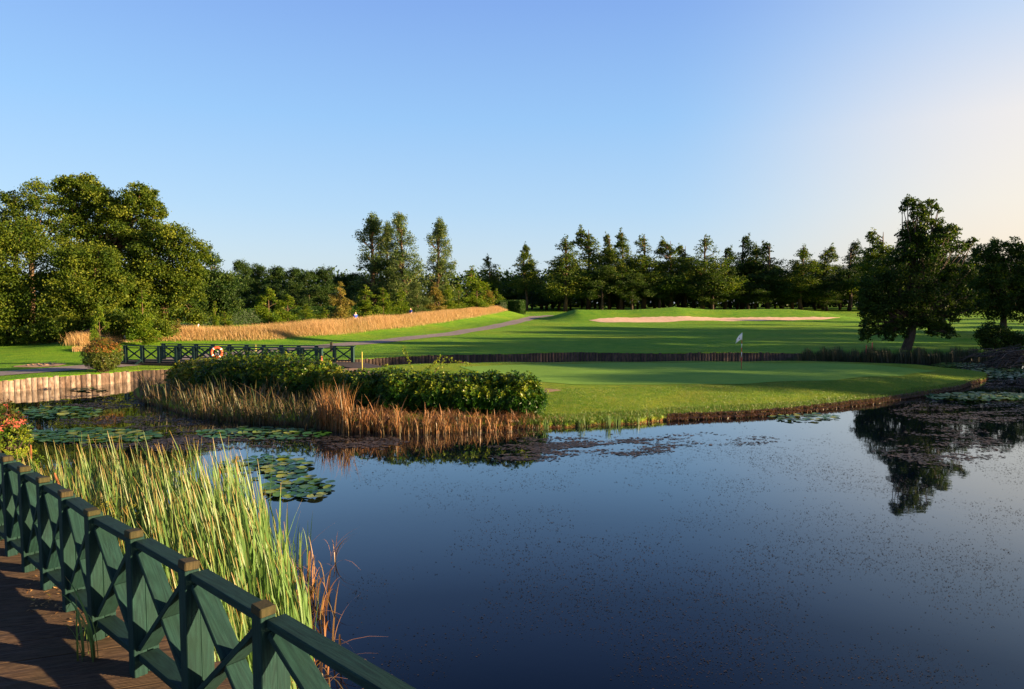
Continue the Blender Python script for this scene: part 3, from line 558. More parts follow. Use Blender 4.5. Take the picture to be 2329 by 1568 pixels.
photo_tree('willow_shrub', 'low dark willow bush by the fallen branches at the right edge', 'shrub', None, [(2240, 762, 20), (2262, 750, 20), (2290, 765, 22), (2255, 780, 22), (2300, 785, 20), (2320, 770, 16)], 46, (2265, 800), (2265, 785), 9000, .12, 'oak', 'barkdark', .06, base_h=.2)
# trees beyond the right edge of the view whose long shadows cross the grass
for i, (x, y, h, key) in enumerate([(60, 19, 12, 'oak'), (66, 24.5, 14, 'oak'), (60, 29.5, 14, 'round'), (68, 33, 15, 'oak'), (61, 38, 14, 'oak'), (70, 42, 15, 'round'), (64, 47, 14, 'oak'), (74, 51, 15, 'cone'), (68, 56, 14, 'oak'), (78, 61, 15, 'oak'), (72, 66, 14, 'round'), (84, 74, 13, 'cone'), (92, 84, 13, 'cone'), (104, 98, 13, 'oak')]):
    plant(key, 0, 0, 0, y, f'{ORD[i]} tree along the right shore beyond the frame, nearest counted last', 'trees on the right shore', 'shore_tree', x=x, hgt=h)
for k in LIB:
    for o in LIB[k]:
        for ch in list(o.children): bpy.data.objects.remove(ch)
        bpy.data.objects.remove(o)
# --- hedges
def hedge(name, label, a, b, w, h, dens, size, mat, base=None):
    a = np.array(a); b = np.array(b); root = empty(name, (a[0], a[1], a[2]), label, 'hedge'); L = np.linalg.norm((b - a)[:2]); u = (b - a) / L; v = np.array([-u[1], u[0], 0])
    n = int(dens * L * (h * 2 + w)); s = rng.random(n) * L; f = rng.random(n); per = f * (2 * h + w)
    side = np.where(per < h, -w / 2, np.where(per < h + w, per - h - w / 2, w / 2)); z = np.where(per < h, per, np.where(per < h + w, h, 2 * h + w - per))
    P = u * s[:, None] + v * side[:, None] + np.array([0, 0, 1]) * z[:, None]
    e = rng.random(int(dens * w * h * 2)); m = len(e); Q = u * (e > .5)[:, None] * L + v * ((rng.random(m) - .5) * w)[:, None] + np.array([0, 0, 1]) * (rng.random(m) * h)[:, None]
    P = np.concatenate([P, Q]) + rng.normal(0, .05, (n + m, 3)); T = np.clip(rng.normal(.45, .2, n + m), 0, 1)
    V, A = leaf_quads(P, np.full(n + m, size), T); link('foliage', npmesh('foliage', V, np.arange(len(V)).reshape(-1, 4), {'tint': A}), root, [M[mat]])
    mb = MB(); mb.box(np.array([0, 0, h / 2 - .05]) + u * .12, u * (L - .12) + np.array([0, 0, h / 2 - .05]), w - .35, h - .25)
    mb.build('branches', M['hedge'], root)
    return root
A0 = gp(1150, 719); A1 = gp(1192, 719.5)
hedge('clipped_hedge', 'dark clipped box hedge block at the end of the golden grass', gp(1152, 716), gp(1190, 716), 3.0, 2.6, 200, .13, 'hedge')
hedge('clipped_hedge', 'low dark hedge running behind the clipped hedge block', gp(1118, 716.5), gp(1146, 717.5), 1.6, 2.6, 150, .14, 'hedge')
hedge('long_hedge', 'long level clipped hedge between the left clump and the young trees', [(450 - CX) / F * 84, 84, .9], [(610 - CX) / F * 90, 90, .9], 1.6, 2.1, 150, .16, 'hedge')
hedge('long_hedge', 'hedge stretch glimpsed behind the young trees under the poplars', [(640 - CX) / F * 92, 92, .9], [(860 - CX) / F * 98, 98, 1.0], 1.6, 2.3, 110, .16, 'hedge')

# ------------------------------------------------------------------ blades (grass, reeds)
def blades(name, P, h, w, lean, bend, nseg, mat, tint=None, parent=None, droop=None):
    n = len(P); a = rng.random(n) * 6.28; side = np.stack([np.cos(a), np.sin(a), np.zeros(n)], 1); t = np.linspace(0, 1, nseg + 1)
    bd = np.stack([-np.sin(a), np.cos(a), np.zeros(n)], 1) * (bend * rng.normal(0, 1, n))[:, None] + lean
    C = P[:, None, :] + np.array([0, 0, 1.]) * (h[:, None] * t)[:, :, None] + bd[:, None, :] * (h[:, None] * t ** 2)[:, :, None]
    if droop is not None: C[:, :, 2] -= (droop * h)[:, None] * t ** 4
    wd = w[:, None] * np.clip(1.0 - t ** 3, .06, 1) * .5
    V = np.stack([C - side[:, None] * wd[..., None], C + side[:, None] * wd[..., None]], 2)
    K = (nseg + 1) * 2; b = (np.arange(n) * K)[:, None] + np.arange(nseg) * 2; Fc = np.stack([b, b + 1, b + 3, b + 2], -1).reshape(-1, 4)
    al = np.broadcast_to(t[None, :, None], (n, nseg + 1, 2)); ti = np.broadcast_to((rng.random(n) if tint is None else tint)[:, None, None], al.shape)
    return link(name, npmesh(name, V.reshape(-1, 3), Fc, {'along': al.reshape(-1), 'tint': ti.reshape(-1)}), parent, [M[mat]])
def poly_pts(fn, top, bot, n, jit=1.0):                # random points between two pixel polylines (same x range)
    x = rng.uniform(top[0][0], top[-1][0], n); tx, ty = zip(*top); bx, by = zip(*bot)
    y = np.interp(x, tx, ty) * (1 - (u := rng.random(n))) + np.interp(x, bx, by) * u
    return x, y
# golden meadow
mt = [(205, 790), (280, 779), (420, 769), (600, 757), (760, 745), (900, 734), (1000, 727), (1100, 718), (1150, 717)]
mb_ = [(205, 800), (280, 789), (420, 784), (600, 780), (760, 770), (900, 755), (1000, 742), (1100, 727), (1150, 720)]
def ground_scatter(top, bot, n, nearbias=True):
    T = np.array([gp(*p)[:2] for p in top]); B = np.array([gp(*p)[:2] for p in bot]); L = np.cumsum(np.r_[0, np.hypot(*np.diff(B, axis=0).T)]); Lt = L / L[-1]
    s = rng.random(n); u = rng.random(n)
    X = np.interp(s, Lt, T[:, 0]) * (1 - u) + np.interp(s, Lt, B[:, 0]) * u; Y = np.interp(s, Lt, T[:, 1]) * (1 - u) + np.interp(s, Lt, B[:, 1]) * u
    return np.stack([X, Y, G(X, Y)], 1), u
n = 140000; MOUT = off_line(MEDGE, [1.5, 3.5, 6.5, 8, 8, 8, 7.5, 5, 1.5]); sl_ = np.cumsum(np.r_[0, np.hypot(*np.diff(MEDGE, axis=0).T)]); sl_ /= sl_[-1]
q = rng.random(n); u = rng.random(n) ** 1.1; X = np.interp(q, sl_, MEDGE[:, 0]) * (1 - u) + np.interp(q, sl_, MOUT[:, 0]) * u; Y = np.interp(q, sl_, MEDGE[:, 1]) * (1 - u) + np.interp(q, sl_, MOUT[:, 1]) * u
X += rng.normal(0, .25, n); Y += rng.normal(0, .25, n); P = np.stack([X, Y, G(X, Y)], 1); P = P[np.argsort(rng.random(n))]; u = seg_dist(P[:, 0], P[:, 1], MEDGE)[0] / 7
dens = .5 + .5 * np.sin(P[:, 0] * .8 + P[:, 1] * .3) * np.sin(P[:, 0] * .23 + 2)
h = (.25 + .65 * rng.random(n) ** 1.4) * (.35 + .65 * np.clip(u * 5, 0, 1)) * (.82 + .28 * dens)
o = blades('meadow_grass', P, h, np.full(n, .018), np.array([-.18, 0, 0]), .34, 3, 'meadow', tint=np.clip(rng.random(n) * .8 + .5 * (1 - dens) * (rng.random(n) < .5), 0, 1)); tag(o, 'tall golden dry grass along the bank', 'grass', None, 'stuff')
P, u = ground_scatter([(165, 797), (205, 790)], [(165, 802), (215, 800)], 700); n = len(P)
P2 = MEDGE[:, :]
q = rng.random(9000); u = .25 + .75 * rng.random(9000); X = np.interp(q, sl_, MEDGE[:, 0]) * (1 - u) + np.interp(q, sl_, MOUT[:, 0]) * u + rng.normal(0, .3, 9000); Y = np.interp(q, sl_, MEDGE[:, 1]) * (1 - u) + np.interp(q, sl_, MOUT[:, 1]) * u
o = blades('meadow_seed_heads', np.stack([X, Y, G(X, Y)], 1), .5 + .38 * rng.random(9000), np.full(9000, .012), np.array([-.2, 0, 0]), .25, 3, 'meadow', tint=rng.random(9000) * .5); tag(o, 'sparse taller seed stalks over the golden grass', 'grass', None, 'stuff')
o = blades('rough_grass', P, .15 + .2 * rng.random(n), np.full(n, .02), np.array([-.1, 0, 0]), .25, 3, 'meadow'); tag(o, 'small pale tuft of rough grass beside the round bush', 'grass', None, 'stuff')
P, u = ground_scatter([(-60, 780), (100, 777), (240, 768)], [(-60, 786), (100, 781), (240, 772)], 7000); n = len(P)
o = blades('rough_grass', P, .3 + .35 * rng.random(n), np.full(n, .035), np.array([-.1, 0, 0]), .25, 3, 'meadow', tint=.5 + .5 * rng.random(n)); tag(o, 'rough edge grass under the trees on the left', 'grass', None, 'stuff')
# turf fringe and dead grass on the island edge
def edge_pts(a0, a1, n, off0, off1):
    a = rng.uniform(a0, a1, n); r = np.interp(a, FA, FR_) + ewob(a) * .6 + rng.uniform(off0, off1, n)
    x, y = r * np.sin(np.radians(a)), r * np.cos(np.radians(a)); return np.stack([x, y, np.maximum(islandH(x, y), -.02)], 1)
azpx = lambda px: math.degrees(math.atan((px - CX) / F))
P = edge_pts(azpx(1180), azpx(2250), 26000, .1, 1.5); n = len(P)
o = blades('bank_grass', P, .03 + .07 * rng.random(n) ** 2, np.full(n, .010), np.array([-.1, 0, 0]), .5, 2, 'turf'); tag(o, 'unmown green grass fringe along the island bank', 'grass', None, 'stuff')
P = edge_pts(azpx(1520), azpx(2235), 12000, -.02, .32); n = len(P); P[:, 2] = np.maximum(P[:, 2] - .02, .0)
o = blades('dead_bank_grass', P, .08 + .12 * rng.random(n), np.full(n, .02), np.array([0, -.3, 0]), .5, 3, 'brownfringe', droop=np.full(n, .7)); tag(o, 'brown dead grass hanging on the cut edge of the island', 'grass', None, 'stuff')
# turf over the front slope of the island
a = rng.uniform(azpx(1180), azpx(2240), 60000); rf = np.interp(a, FA, FR_); r = rf + 1 + rng.random(len(a)) ** 1.3 * 5; x, y = r * np.sin(np.radians(a)), r * np.cos(np.radians(a))
P = np.stack([x, y, islandH(x, y) - .005], 1); keep = r < np.interp(a, GF[:, 0], GF[:, 1], left=99, right=30) - .1; P = P[keep]; n = len(P)
o = blades('island_turf', P, .010 + .020 * rng.random(n), np.full(n, .014), np.array([-.1, 0, 0]), .4, 2, 'turf'); tag(o, 'short rough turf on the sloping island front', 'grass', None, 'stuff')

# ------------------------------------------------------------------ timber walls
def piling(name, label, a0, a1, hi, tint_mu, tv=.055, off0=.05):
    aa = np.arange(a0, a1, .004); r = np.interp(aa, BA, BR); x = r * np.sin(np.radians(aa)); y = r * np.cos(np.radians(aa)); s = np.cumsum(np.r_[0, np.hypot(np.diff(x), np.diff(y))])
    t = np.arange(0, s[-1], .21); X = np.interp(t, s, x); Y = np.interp(t, s, y); Vs = []; Ti = []; Fs = []
    for i in range(len(t) - 1):
        p = np.array([X[i], Y[i]]); q = np.array([X[i + 1], Y[i + 1]]); d = (q - p) / np.linalg.norm(q - p); nrm = np.array([d[1], -d[0]])
        if nrm @ p > 0: nrm = -nrm
        top = hi + rng.normal(0, .018) + float(G(*p)) - .5; off = off0 + rng.normal(0, .008); p2 = p + d * .006; q2 = q - d * .008; b = len(Vs) * 8
        c = [p2 + nrm * (off - .05), q2 + nrm * (off - .05), q2 + nrm * off, p2 + nrm * off]
        Vs.append([(*v, z) for z in (-.6, top) for v in c]); Ti += [rng.normal(tint_mu, tv)] * 8
        Fs += [(b + 3, b + 2, b + 6, b + 7), (b + 4, b + 7, b + 6, b + 5), (b, b + 3, b + 7, b + 4), (b + 2, b + 1, b + 5, b + 6), (b + 1, b, b + 4, b + 5)]
    o = link(name, npmesh(name, np.array(Vs).reshape(-1, 3), np.array(Fs), {'tint': np.array(Ti)}), None, [M['wall']]); return tag(o, label, 'retaining wall')
az_ = lambda px, py: polar([(px, py)])[0][0]
piling('timber_wall', 'weathered pale timber piling along the left bank of the pond', -50, az_(300, 868), .51, .36, .09)
piling('timber_wall', 'long dark timber piling on the far bank behind the putting green', az_(300, 868) - .45, 23.2, .50, .06, .055, .03)  # far wall's shade put into its boards as a darker tint

# ------------------------------------------------------------------ lumber helper with grain attributes
def lumber(name, a, b, w, d, mat, parent, up=(0, 0, 1), bevel=.004):
    mb = MB().box(a, b, w, d, up); me = mb.mesh(name, False, bevel)
    a = np.array(a, float); b = np.array(b, float); x = (b - a) / np.linalg.norm(b - a); u = np.array(up, float); u -= (u @ x) * x; u /= np.linalg.norm(u); v = np.cross(x, u)
    co = np.empty(len(me.vertices) * 3, np.float32); me.vertices.foreach_get('co', co); co = co.reshape(-1, 3); k = rng.random() * 50
    for nm, ax in (('gu', x), ('gv', v), ('gw', u)):
        t = me.attributes.new(nm, 'FLOAT', 'POINT'); t.data.foreach_set('value', ((co - a) @ ax + k).astype(np.float32))
    return link(name, me, parent, [M[mat] if isinstance(mat, str) else mat])
# ------------------------------------------------------------------ near railing and boardwalk
DZ = 1.5; TOP = 2.45
caps = [(599, 1373), (428, 1274), (304, 1205), (209, 1155), (148, 1114.6), (97, 1084), (54, 1060), (15.6, 1037.5), (-20, 1018), (-52, 1001)]
PP = [at(x, y, TOP)[:2] for x, y in caps]
q_ = at(850, 1568, 2.36)[:2] - PP[0]; PP = [PP[0] + q_ / np.linalg.norm(q_) * 1.3] + PP
rail0 = empty('railing', (*PP[1], DZ), 'green painted timber railing with crossed braces along the boardwalk', 'railing'); ro = np.array([*PP[1], DZ])
def L3(p, z): return np.array([p[0], p[1], z]) - ro
for i, p in enumerate(PP):
    q = PP[i + 1] if i + 1 < len(PP) else p + (p - PP[i - 1]); o_ = PP[i - 1] if i else p - (q - p)
    d = (q - o_); d /= np.linalg.norm(d); nw = np.array([-d[1], d[0]]);  nw = -nw if nw @ np.array([1., 1.]) < 0 else nw
    lumber('post', L3(p, DZ - .25), L3(p, TOP - .048), .08, .092, 'teal', rail0, up=(*d, 0))
    lumber('post_cap', L3(p, TOP - .048), L3(p, TOP + rng.normal(0, .004)) + np.append(rng.normal(0, .0015, 2), 0), .084, .096, 'cap', rail0, up=(*d, 0), bevel=.006)
    pb = p + nw * .085 + d * 0
    lumber('batten', L3(pb, DZ + .0), L3(pb, TOP - .12), .075, .05, 'teal', rail0, up=(*d, 0))
    if i + 1 < len(PP):
        dd = (q - p); Ls = np.linalg.norm(dd); dd /= Ls; n2 = np.array([-dd[1], dd[0]]); n2 = -n2 if n2 @ np.array([1., 1.]) < 0 else n2
        s_, e_ = p + dd * .053, q - dd * .053; cN = n2 * .045
        lumber('top_rail', L3(s_ + cN * .8, TOP - .082), L3(e_ + cN * .8, TOP - .082), .098, .045, 'teal', rail0)
        lumber('bottom_rail', L3(s_ + cN, DZ + .13), L3(e_ + cN, DZ + .13), .12, .045, 'teal', rail0)
        za, zb = TOP - .105, DZ + .155
        A, B = L3(s_ + cN, za - .03), L3(e_ + cN, zb + .03); C, D = L3(s_ + cN, zb + .03), L3(e_ + cN, za - .03)
        dirn = (B - A) / np.linalg.norm(B - A); upv = np.cross(dirn, np.array([*n2, 0]))
        lumber('brace', A, B, .118, .035, 'teal', rail0, up=upv)
        mid = (C + D) / 2; du = (D - C) / np.linalg.norm(D - C); up2 = np.cross(du, np.array([*n2, 0])); sa = abs(np.linalg.norm(np.cross(du, dirn))); g = .02 / max(sa, .2)
        br = lumber('brace', C, mid - du * g, .112, .035, 'teal', rail0, up=up2)
        lumber('brace', mid + du * g, D, .112, .035, 'teal', rail0, up=up2)
bw = empty('boardwalk', (*PP[1], DZ), 'brown grooved timber boardwalk beside the green railing', 'boardwalk')
fd = (PP[6] - PP[1]); fd /= np.linalg.norm(fd); fn = np.array([-fd[1], fd[0]]); fn = -fn if fn @ np.array([1., 1.]) < 0 else fn
pd = np.array([math.sin(R(71)), math.cos(R(71))]); pn = np.array([-pd[1], pd[0]])
def hitl(c, off):                                      # intersection of c + t*pd with fence line offset
    o = PP[1] + fn * off; Mx = np.array([[pd[0], -fd[0]], [pd[1], -fd[1]]]); return np.linalg.solve(Mx, o - c)[0]
dv = []; k = 0
bm = bmesh.new(); vals = {'gu': [], 'gv': [], 'gw': []}; VV = []; FF = []
for i in range(-24, 80):
    c = PP[1] + pn * i * .148; t1 = hitl(c, .38 + .03 * rng.random()); t0 = hitl(c, -2.4)
    a, b = c + pd * t0, c + pd * t1; kk = rng.random() * 40
    # grooved profile across the board
    prof = [(-.070, -.03), (-.070, 0)] + sum([[(-.058 + j * .0166, 0), (-.056 + j * .0166, -.004), (-.052 + j * .0166, -.004), (-.050 + j * .0166, 0)] for j in range(7)], []) + [(.070, 0), (.070, -.03)]
    nb = len(VV); zt = rng.normal(0, .0015)
    for e, sgn in ((a, 0), (b, 1)):
        for (s_, z) in prof:
            VV.append((e[0] + pn[0] * s_ - ro[0], e[1] + pn[1] * s_ - ro[1], z + zt)); vals['gu'].append(kk + sgn * np.linalg.norm(b - a)); vals['gv'].append(kk + s_ ); vals['gw'].append(z)
    m = len(prof)
    for j in range(m - 1): FF.append((nb + j, nb + j + 1, nb + m + j + 1, nb + m + j))
    FF.append((nb, nb + m, nb + 2 * m - 1, nb + m - 1))
me = bpy.data.meshes.new('deck_boards'); me.from_pydata(VV, [], FF); me.update()
for nm in vals: t = me.attributes.new(nm, 'FLOAT', 'POINT'); t.data.foreach_set('value', np.array(vals[nm], np.float32))
link('deck_boards', me, bw, [M['deck']])
for off in (.2, -.9, -2.1):
    a = PP[1] + fn * off - fd * 3.5; b = PP[1] + fn * off + fd * 11
    lumber('joist', [a[0] - ro[0], a[1] - ro[1], -.13], [b[0] - ro[0], b[1] - ro[1], -.13], .1, .18, 'tealdark', bw)
for j in range(7):
    for off in (.2, -2.1):
        p = PP[1] + fn * off + fd * (j * 2 - 2.5); lumber('pile', [p[0] - ro[0], p[1] - ro[1], -2.6], [p[0] - ro[0], p[1] - ro[1], -.22], .14, .14, 'tealdark', bw, up=(1, 0, 0))

# ------------------------------------------------------------------ far footbridge
BF0, BF1 = np.array([at(281, 787, 1.5)[0], 37.4]), np.array([-9.9, 35.2]); BK0, BK1 = np.array([-20.1, 39.3]), np.array([-8.6, 37.1])
BF0 = np.array([(283 - CX) / F * 37.4, 37.4]); BF1 = np.array([(729 - CX) / F * 35.2, 35.2]); BK0 = np.array([(370 - CX) / F * 39.2, 39.2]); BK1 = np.array([(801 - CX) / F * 36.9, 36.9])
fb = empty('footbridge', (*BF0, .62), 'long dark green timber footbridge with crossed side rails over the channel', 'footbridge'); bo = np.array([*BF0, .62])
HB = 1.50; DB = .66
def bx3(p, z): return np.array([p[0], p[1], z]) - bo
fbd = np.array([0, 1, 0])
for (p0, p1) in ((BF0, BF1), (BK0, BK1)):
    sr = MB(); n = 11; dd = (p1 - p0) / n; u = dd / np.linalg.norm(dd); nn = np.array([-u[1], u[0]])
    fs = link('side_rail', MB().box(bx3(p0 - u * .15, HB + .02), bx3(p1 + u * .15, HB + .02), .16, .045).mesh('side_rail'), fb, [M['bridge']])
    fs2 = MB().box(bx3(p0, HB - .09), bx3(p1, HB - .09), .045, .05).build('mid_rail', M['bridge'], fb)
    MB().box(bx3(p0, DB + .09), bx3(p1, DB + .09), .05, .06).build('foot_rail', M['bridge'], fb)
    for k in range(n + 1):
        p = p0 + dd * k; MB().box(bx3(p, DB - .25), bx3(p, HB - .005), .17, .15, up=(*u, 0)).build('post', M['bridge'], fb)
        if k < n:
            a, b = p + u * .09, p + dd - u * .09
            MB().box(bx3(a, DB + .13), bx3(b, HB - .13), .04, .065).build('brace', M['bridge'], fb); MB().box(bx3(a + nn * .045, HB - .13), bx3(b + nn * .045, DB + .13), .04, .065).build('brace', M['bridge'], fb)
dk = MB(); cf0, cf1 = BF0 - [.1, .1], BF1 + [.1, -.1]
dk.add([bx3(p, z) for z in (DB - .05, DB) for p in (BF0 + [-.9, .1], BF1 + [.6, .1], BK1 + [.6, -.1], BK0 + [-.9, -.1])], [(0, 1, 5, 4), (1, 2, 6, 5), (2, 3, 7, 6), (3, 0, 4, 7), (4, 5, 6, 7), (3, 2, 1, 0)]).build('deck', M['bridgedark'], fb)
MB().box(bx3(BF0 + [-.9, .0], DB - .23), bx3(BF1 + [.3, .0], DB - .23), .12, .34).build('beam', M['bridgedark'], fb)
MB().box(bx3(BK0 + [-.9, .0], DB - .23), bx3(BK1 + [.3, .0], DB - .23), .12, .34).build('beam', M['bridgedark'], fb)
for k in (1, 3.9):
    p = BF0 + (BF1 - BF0) / 11 * k; MB().box(bx3(p + [0, -.16], DB + .1), bx3(p + [-.75, -.16], DB - .55), .07, .1).build('strut', M['bridge'], fb)
for k in (3.5, 7.5):
    for p0, p1 in ((BF0, BF1), (BK0, BK1)):
        p = p0 + (p1 - p0) / 11 * k; MB().box(bx3(p, -1), bx3(p, DB - .4), .2, .2, up=(1, 0, 0)).build('pier', M['bridgedark'], fb)
MB().add([bx3(p, z) for p, z in ((BF1 + [.6, .1], DB), (BF1 + [2.6, -.7], .44), (BK1 + [2.4, -1.2], .44), (BK1 + [.6, -.1], DB), (BF1 + [.6, .1], DB - .1), (BF1 + [2.6, -.7], .34), (BK1 + [2.4, -1.2], .34), (BK1 + [.6, -.1], DB - .1))], [(0, 1, 2, 3), (4, 7, 6, 5), (0, 4, 5, 1), (1, 5, 6, 2), (2, 6, 7, 3), (3, 7, 4, 0)]).build('ramp', M['bridgedark'], fb)
# dark post behind the bridge
p = gp(754, 800); dp = empty('mooring_post', p, 'short dark timber post sticking up behind the footbridge rail', 'post')
MB().box((0, 0, -.3), (0, 0, (atd(754, 779, p[1])[2] - p[2])), .16, .16, up=(1, 0, 0)).build('post', M['bridgedark'], dp, bevel=.01); MB().box((-.11, 0, (atd(754, 779, p[1])[2] - p[2]) + .001), (.11, 0, (atd(754, 779, p[1])[2] - p[2]) + .001), .2, .03).build('cap', M['bridgedark'], dp)

# ------------------------------------------------------------------ lifebuoy, flag, stakes
def torus(R0, r, n=36, m=12, a0=0, a1=2 * math.pi):
    closed = abs(a1 - a0 - 2 * math.pi) < 1e-6; V = []; Fc = []; nn = n if closed else n + 1
    for i in range(nn):
        a = a0 + (a1 - a0) * i / n
        for j in range(m):
            b = 2 * math.pi * j / m; V.append(((R0 + r * math.cos(b)) * math.cos(a), r * math.sin(b) * .8, (R0 + r * math.cos(b)) * math.sin(a)))
    for i in range(n):
        for j in range(m): Fc.append((i * m + j, ((i + 1) % nn) * m + j, ((i + 1) % nn) * m + (j + 1) % m, i * m + (j + 1) % m))
    return V, Fc
lp = atd(493, 802, 34.3); lb = empty('lifebuoy', lp, 'orange lifebuoy with white bands hung up in front of the footbridge rail', 'lifebuoy'); lb.rotation_euler = (R(-6), R(8), R(12))
MB().add(*torus(.245, .062)).build('ring', M['buoy'], lb, sm=True)
for a in (45, 135, 225, 315): MB().add(*torus(.245, .065, 4, 12, R(a - 5), R(a + 5))).build('band', M['white'], lb, sm=True)
pl = atd(497, 800, 34.42); st = empty('lifebuoy_stand', (pl[0], pl[1], .3), 'white pole with a hook carrying the orange lifebuoy', 'pole')
MB().tube([(0, 0, -.3), (0, 0, pl[2] - .3 + .02)], .03, 10).build('pole', M['white'], st, sm=True); MB().tube([(0, .0, pl[2] - .32), (0, -.08, pl[2] - .3), (0, -.10, pl[2] - .25)], .012, 6).build('hook', M['white'], st)
fp = ip(1686, 840); gf_ = empty('golf_flag', fp, 'small white golf flag on a red and white banded pin in the putting green', 'flag'); hp = atd(1686, 757, fp[1])[2] - fp[2]
seg = [(0, .33), (.33, .47), (.47, .59), (.59, .70), (.70, .80), (.80, 1.0)]
for k, (a, b) in enumerate(seg): MB().tube([(0, 0, hp * a), (0, 0, hp * b)], .013 + (0.0002 * k), 8).build('pin_band', M['red'] if k % 2 == 0 and k < 5 else M['white'], gf_, sm=True)
fv = []; nu, nv = 10, 8
for i in range(nu + 1):
    for j in range(nv + 1):
        u, v = i / nu, j / nv; x = -.27 * u ** .9; top = hp - .02 - .28 * u - .03 * u * u; bot = hp - .36 - .20 * u ** 1.6
        if u > .55: bot = hp - .36 - .20 * u ** 1.6 + 0
        fv.append((x - .015 - .02 * v * u, .05 * math.sin(u * 5 + v * 2) * u, top * (1 - v) + bot * v))
ff = [(i * (nv + 1) + j, (i + 1) * (nv + 1) + j, (i + 1) * (nv + 1) + j + 1, i * (nv + 1) + j + 1) for i in range(nu) for j in range(nv)]
fm = bpy.data.meshes.new('flag_cloth'); fm.from_pydata(fv, [], ff); fm.polygons.foreach_set('use_smooth', [True] * len(ff)); fc = link('flag_cloth', fm, gf_, [M['flagcloth']]); sf = fc.modifiers.new('thickness', 'SOLIDIFY'); sf.thickness = .004
MB().box((-.15, -.012, hp - .30), (-.115, -.012, hp - .30), .006, .06).build('flag_mark', M['trouser'], gf_)
def stake(name, label, p, h, mat, grp=None, w=.05):
    o = empty(name, p, label, 'stake', grp); MB().box((0, 0, -.2), (0, 0, h), w, w, up=(1, 0, 0)).build('shaft', M[mat], o, bevel=.006)
    MB().add([(-w / 2, -w / 2, h), (w / 2, -w / 2, h), (w / 2, w / 2, h), (-w / 2, w / 2, h), (0, 0, h + w * .7)], [(0, 1, 4), (1, 2, 4), (2, 3, 4), (3, 0, 4)]).build('tip', M[mat], o); return o
def stake_px(name, label, px, y0, y1, Y, mat, **k):
    a = atd(px, y1, Y); b = atd(px, y0, Y); return stake(name, label, a, b[2] - a[2], mat, **k)
stake_px('marker_stake', 'red hazard stake at the right end of the footbridge', 732, 811, 838, 33.5, 'stakered')
stake_px('marker_stake', 'tall yellow stake above the shrubs right of the footbridge', 824, 801, 850, 32, 'yellow', w=.035)
stake_px('marker_stake', 'yellow stake on the lawn behind the footbridge', 582, 784, 802, 44, 'yellow')
stake_px('marker_stake', 'short red stake in the far reeds below the leaning oak', 1970, 786, 805, 46, 'stakered')
stake_px('marker_stake', 'taller brown-red stake in the far reeds, right of the short one', 1983, 780, 808, 46, 'stakered')
stake_px('marker_post', 'white marker post on the lawn in front of the long hedge', 451, 736, 747, 72, 'white', w=.12)
stake_px('marker_post', 'tiny white marker post on the lawn by the left clump', 284, 762, 770, 52, 'white', w=.07)

# ------------------------------------------------------------------ golfers
def person(label, px, py, Y, facing, mat):
    x = (px - CX) / F * Y; z = float(G(x, Y)); o = empty('person', (x, Y, z), label, 'person', 'golfers behind the young trees', facing)
    J = {'pel': (0, 0, .95, .13), 'wai': (0, 0, 1.1, .13), 'che': (0, .02, 1.32, .15), 'nek': (0, .02, 1.5, .06), 'hd1': (0, 0, 1.6, .085), 'hd2': (0, 0, 1.72, .08),
         'sl': (.18, .02, 1.42, .06), 'el': (.24, .0, 1.15, .045), 'wl': (.2, -.18, .98, .032), 'hl': (.17, -.26, .95, .035), 'sr': (-.18, .02, 1.42, .06), 'er': (-.24, .05, 1.15, .045), 'wr': (-.2, -.12, .95, .032), 'hr': (-.17, -.2, .92, .035),
         'kl': (.11, -.05, .52, .065), 'al': (.12, .03, .09, .045), 'tl': (.13, -.14, .04, .035), 'hpl': (.1, 0, .88, .09), 'kr': (-.11, -.12, .52, .065), 'ar': (-.13, -.12, .09, .045), 'tr': (-.14, -.29, .04, .035), 'hpr': (-.1, 0, .88, .09)}
    E = [('pel', 'wai'), ('wai', 'che'), ('che', 'nek'), ('nek', 'hd1'), ('hd1', 'hd2'), ('che', 'sl'), ('sl', 'el'), ('el', 'wl'), ('wl', 'hl'), ('che', 'sr'), ('sr', 'er'), ('er', 'wr'), ('wr', 'hr'), ('pel', 'hpl'), ('hpl', 'kl'), ('kl', 'al'), ('al', 'tl'), ('pel', 'hpr'), ('hpr', 'kr'), ('kr', 'ar'), ('ar', 'tr')]
    ks = list(J); 
    def skin(name, keys, scale, mat, par):
        kk = [k for k in ks if k in keys]; me = bpy.data.meshes.new(name); me.from_pydata([J[k][:3] for k in kk], [(kk.index(a), kk.index(b)) for a, b in E if a in kk and b in kk], [])
        ob = link(name, me, par, [M[mat]]); m = ob.modifiers.new('skin', 'SKIN')
        for i, k in enumerate(kk): me.skin_vertices[0].data[i].radius = (J[k][3] * scale,) * 2; me.skin_vertices[0].data[i].use_root = (i == 0)
        ob.modifiers.new('sub', 'SUBSURF').levels = 1; ob.modifiers['sub'].render_levels = 1; return ob
    body = skin('body', ks, 1.0, 'skin', o); skin('shirt', ['wai', 'che', 'sl', 'sr', 'el', 'er', 'pel'], 1.13, mat, o); skin('trousers', ['pel', 'hpl', 'kl', 'al', 'hpr', 'kr', 'ar'], 1.15, 'trouser', o)
    skin('hair', ['hd1', 'hd2'], 1.04, 'trouser', o).location = (0, .025, .03)
    return o
person('golfer in a blue shirt seen between the young trees, left one of the two', 809, 705, 80, R(30), 'blue')
person('golfer in dark blue half hidden by foliage, right one of the two', 934, 705, 91, R(-40), 'blue')

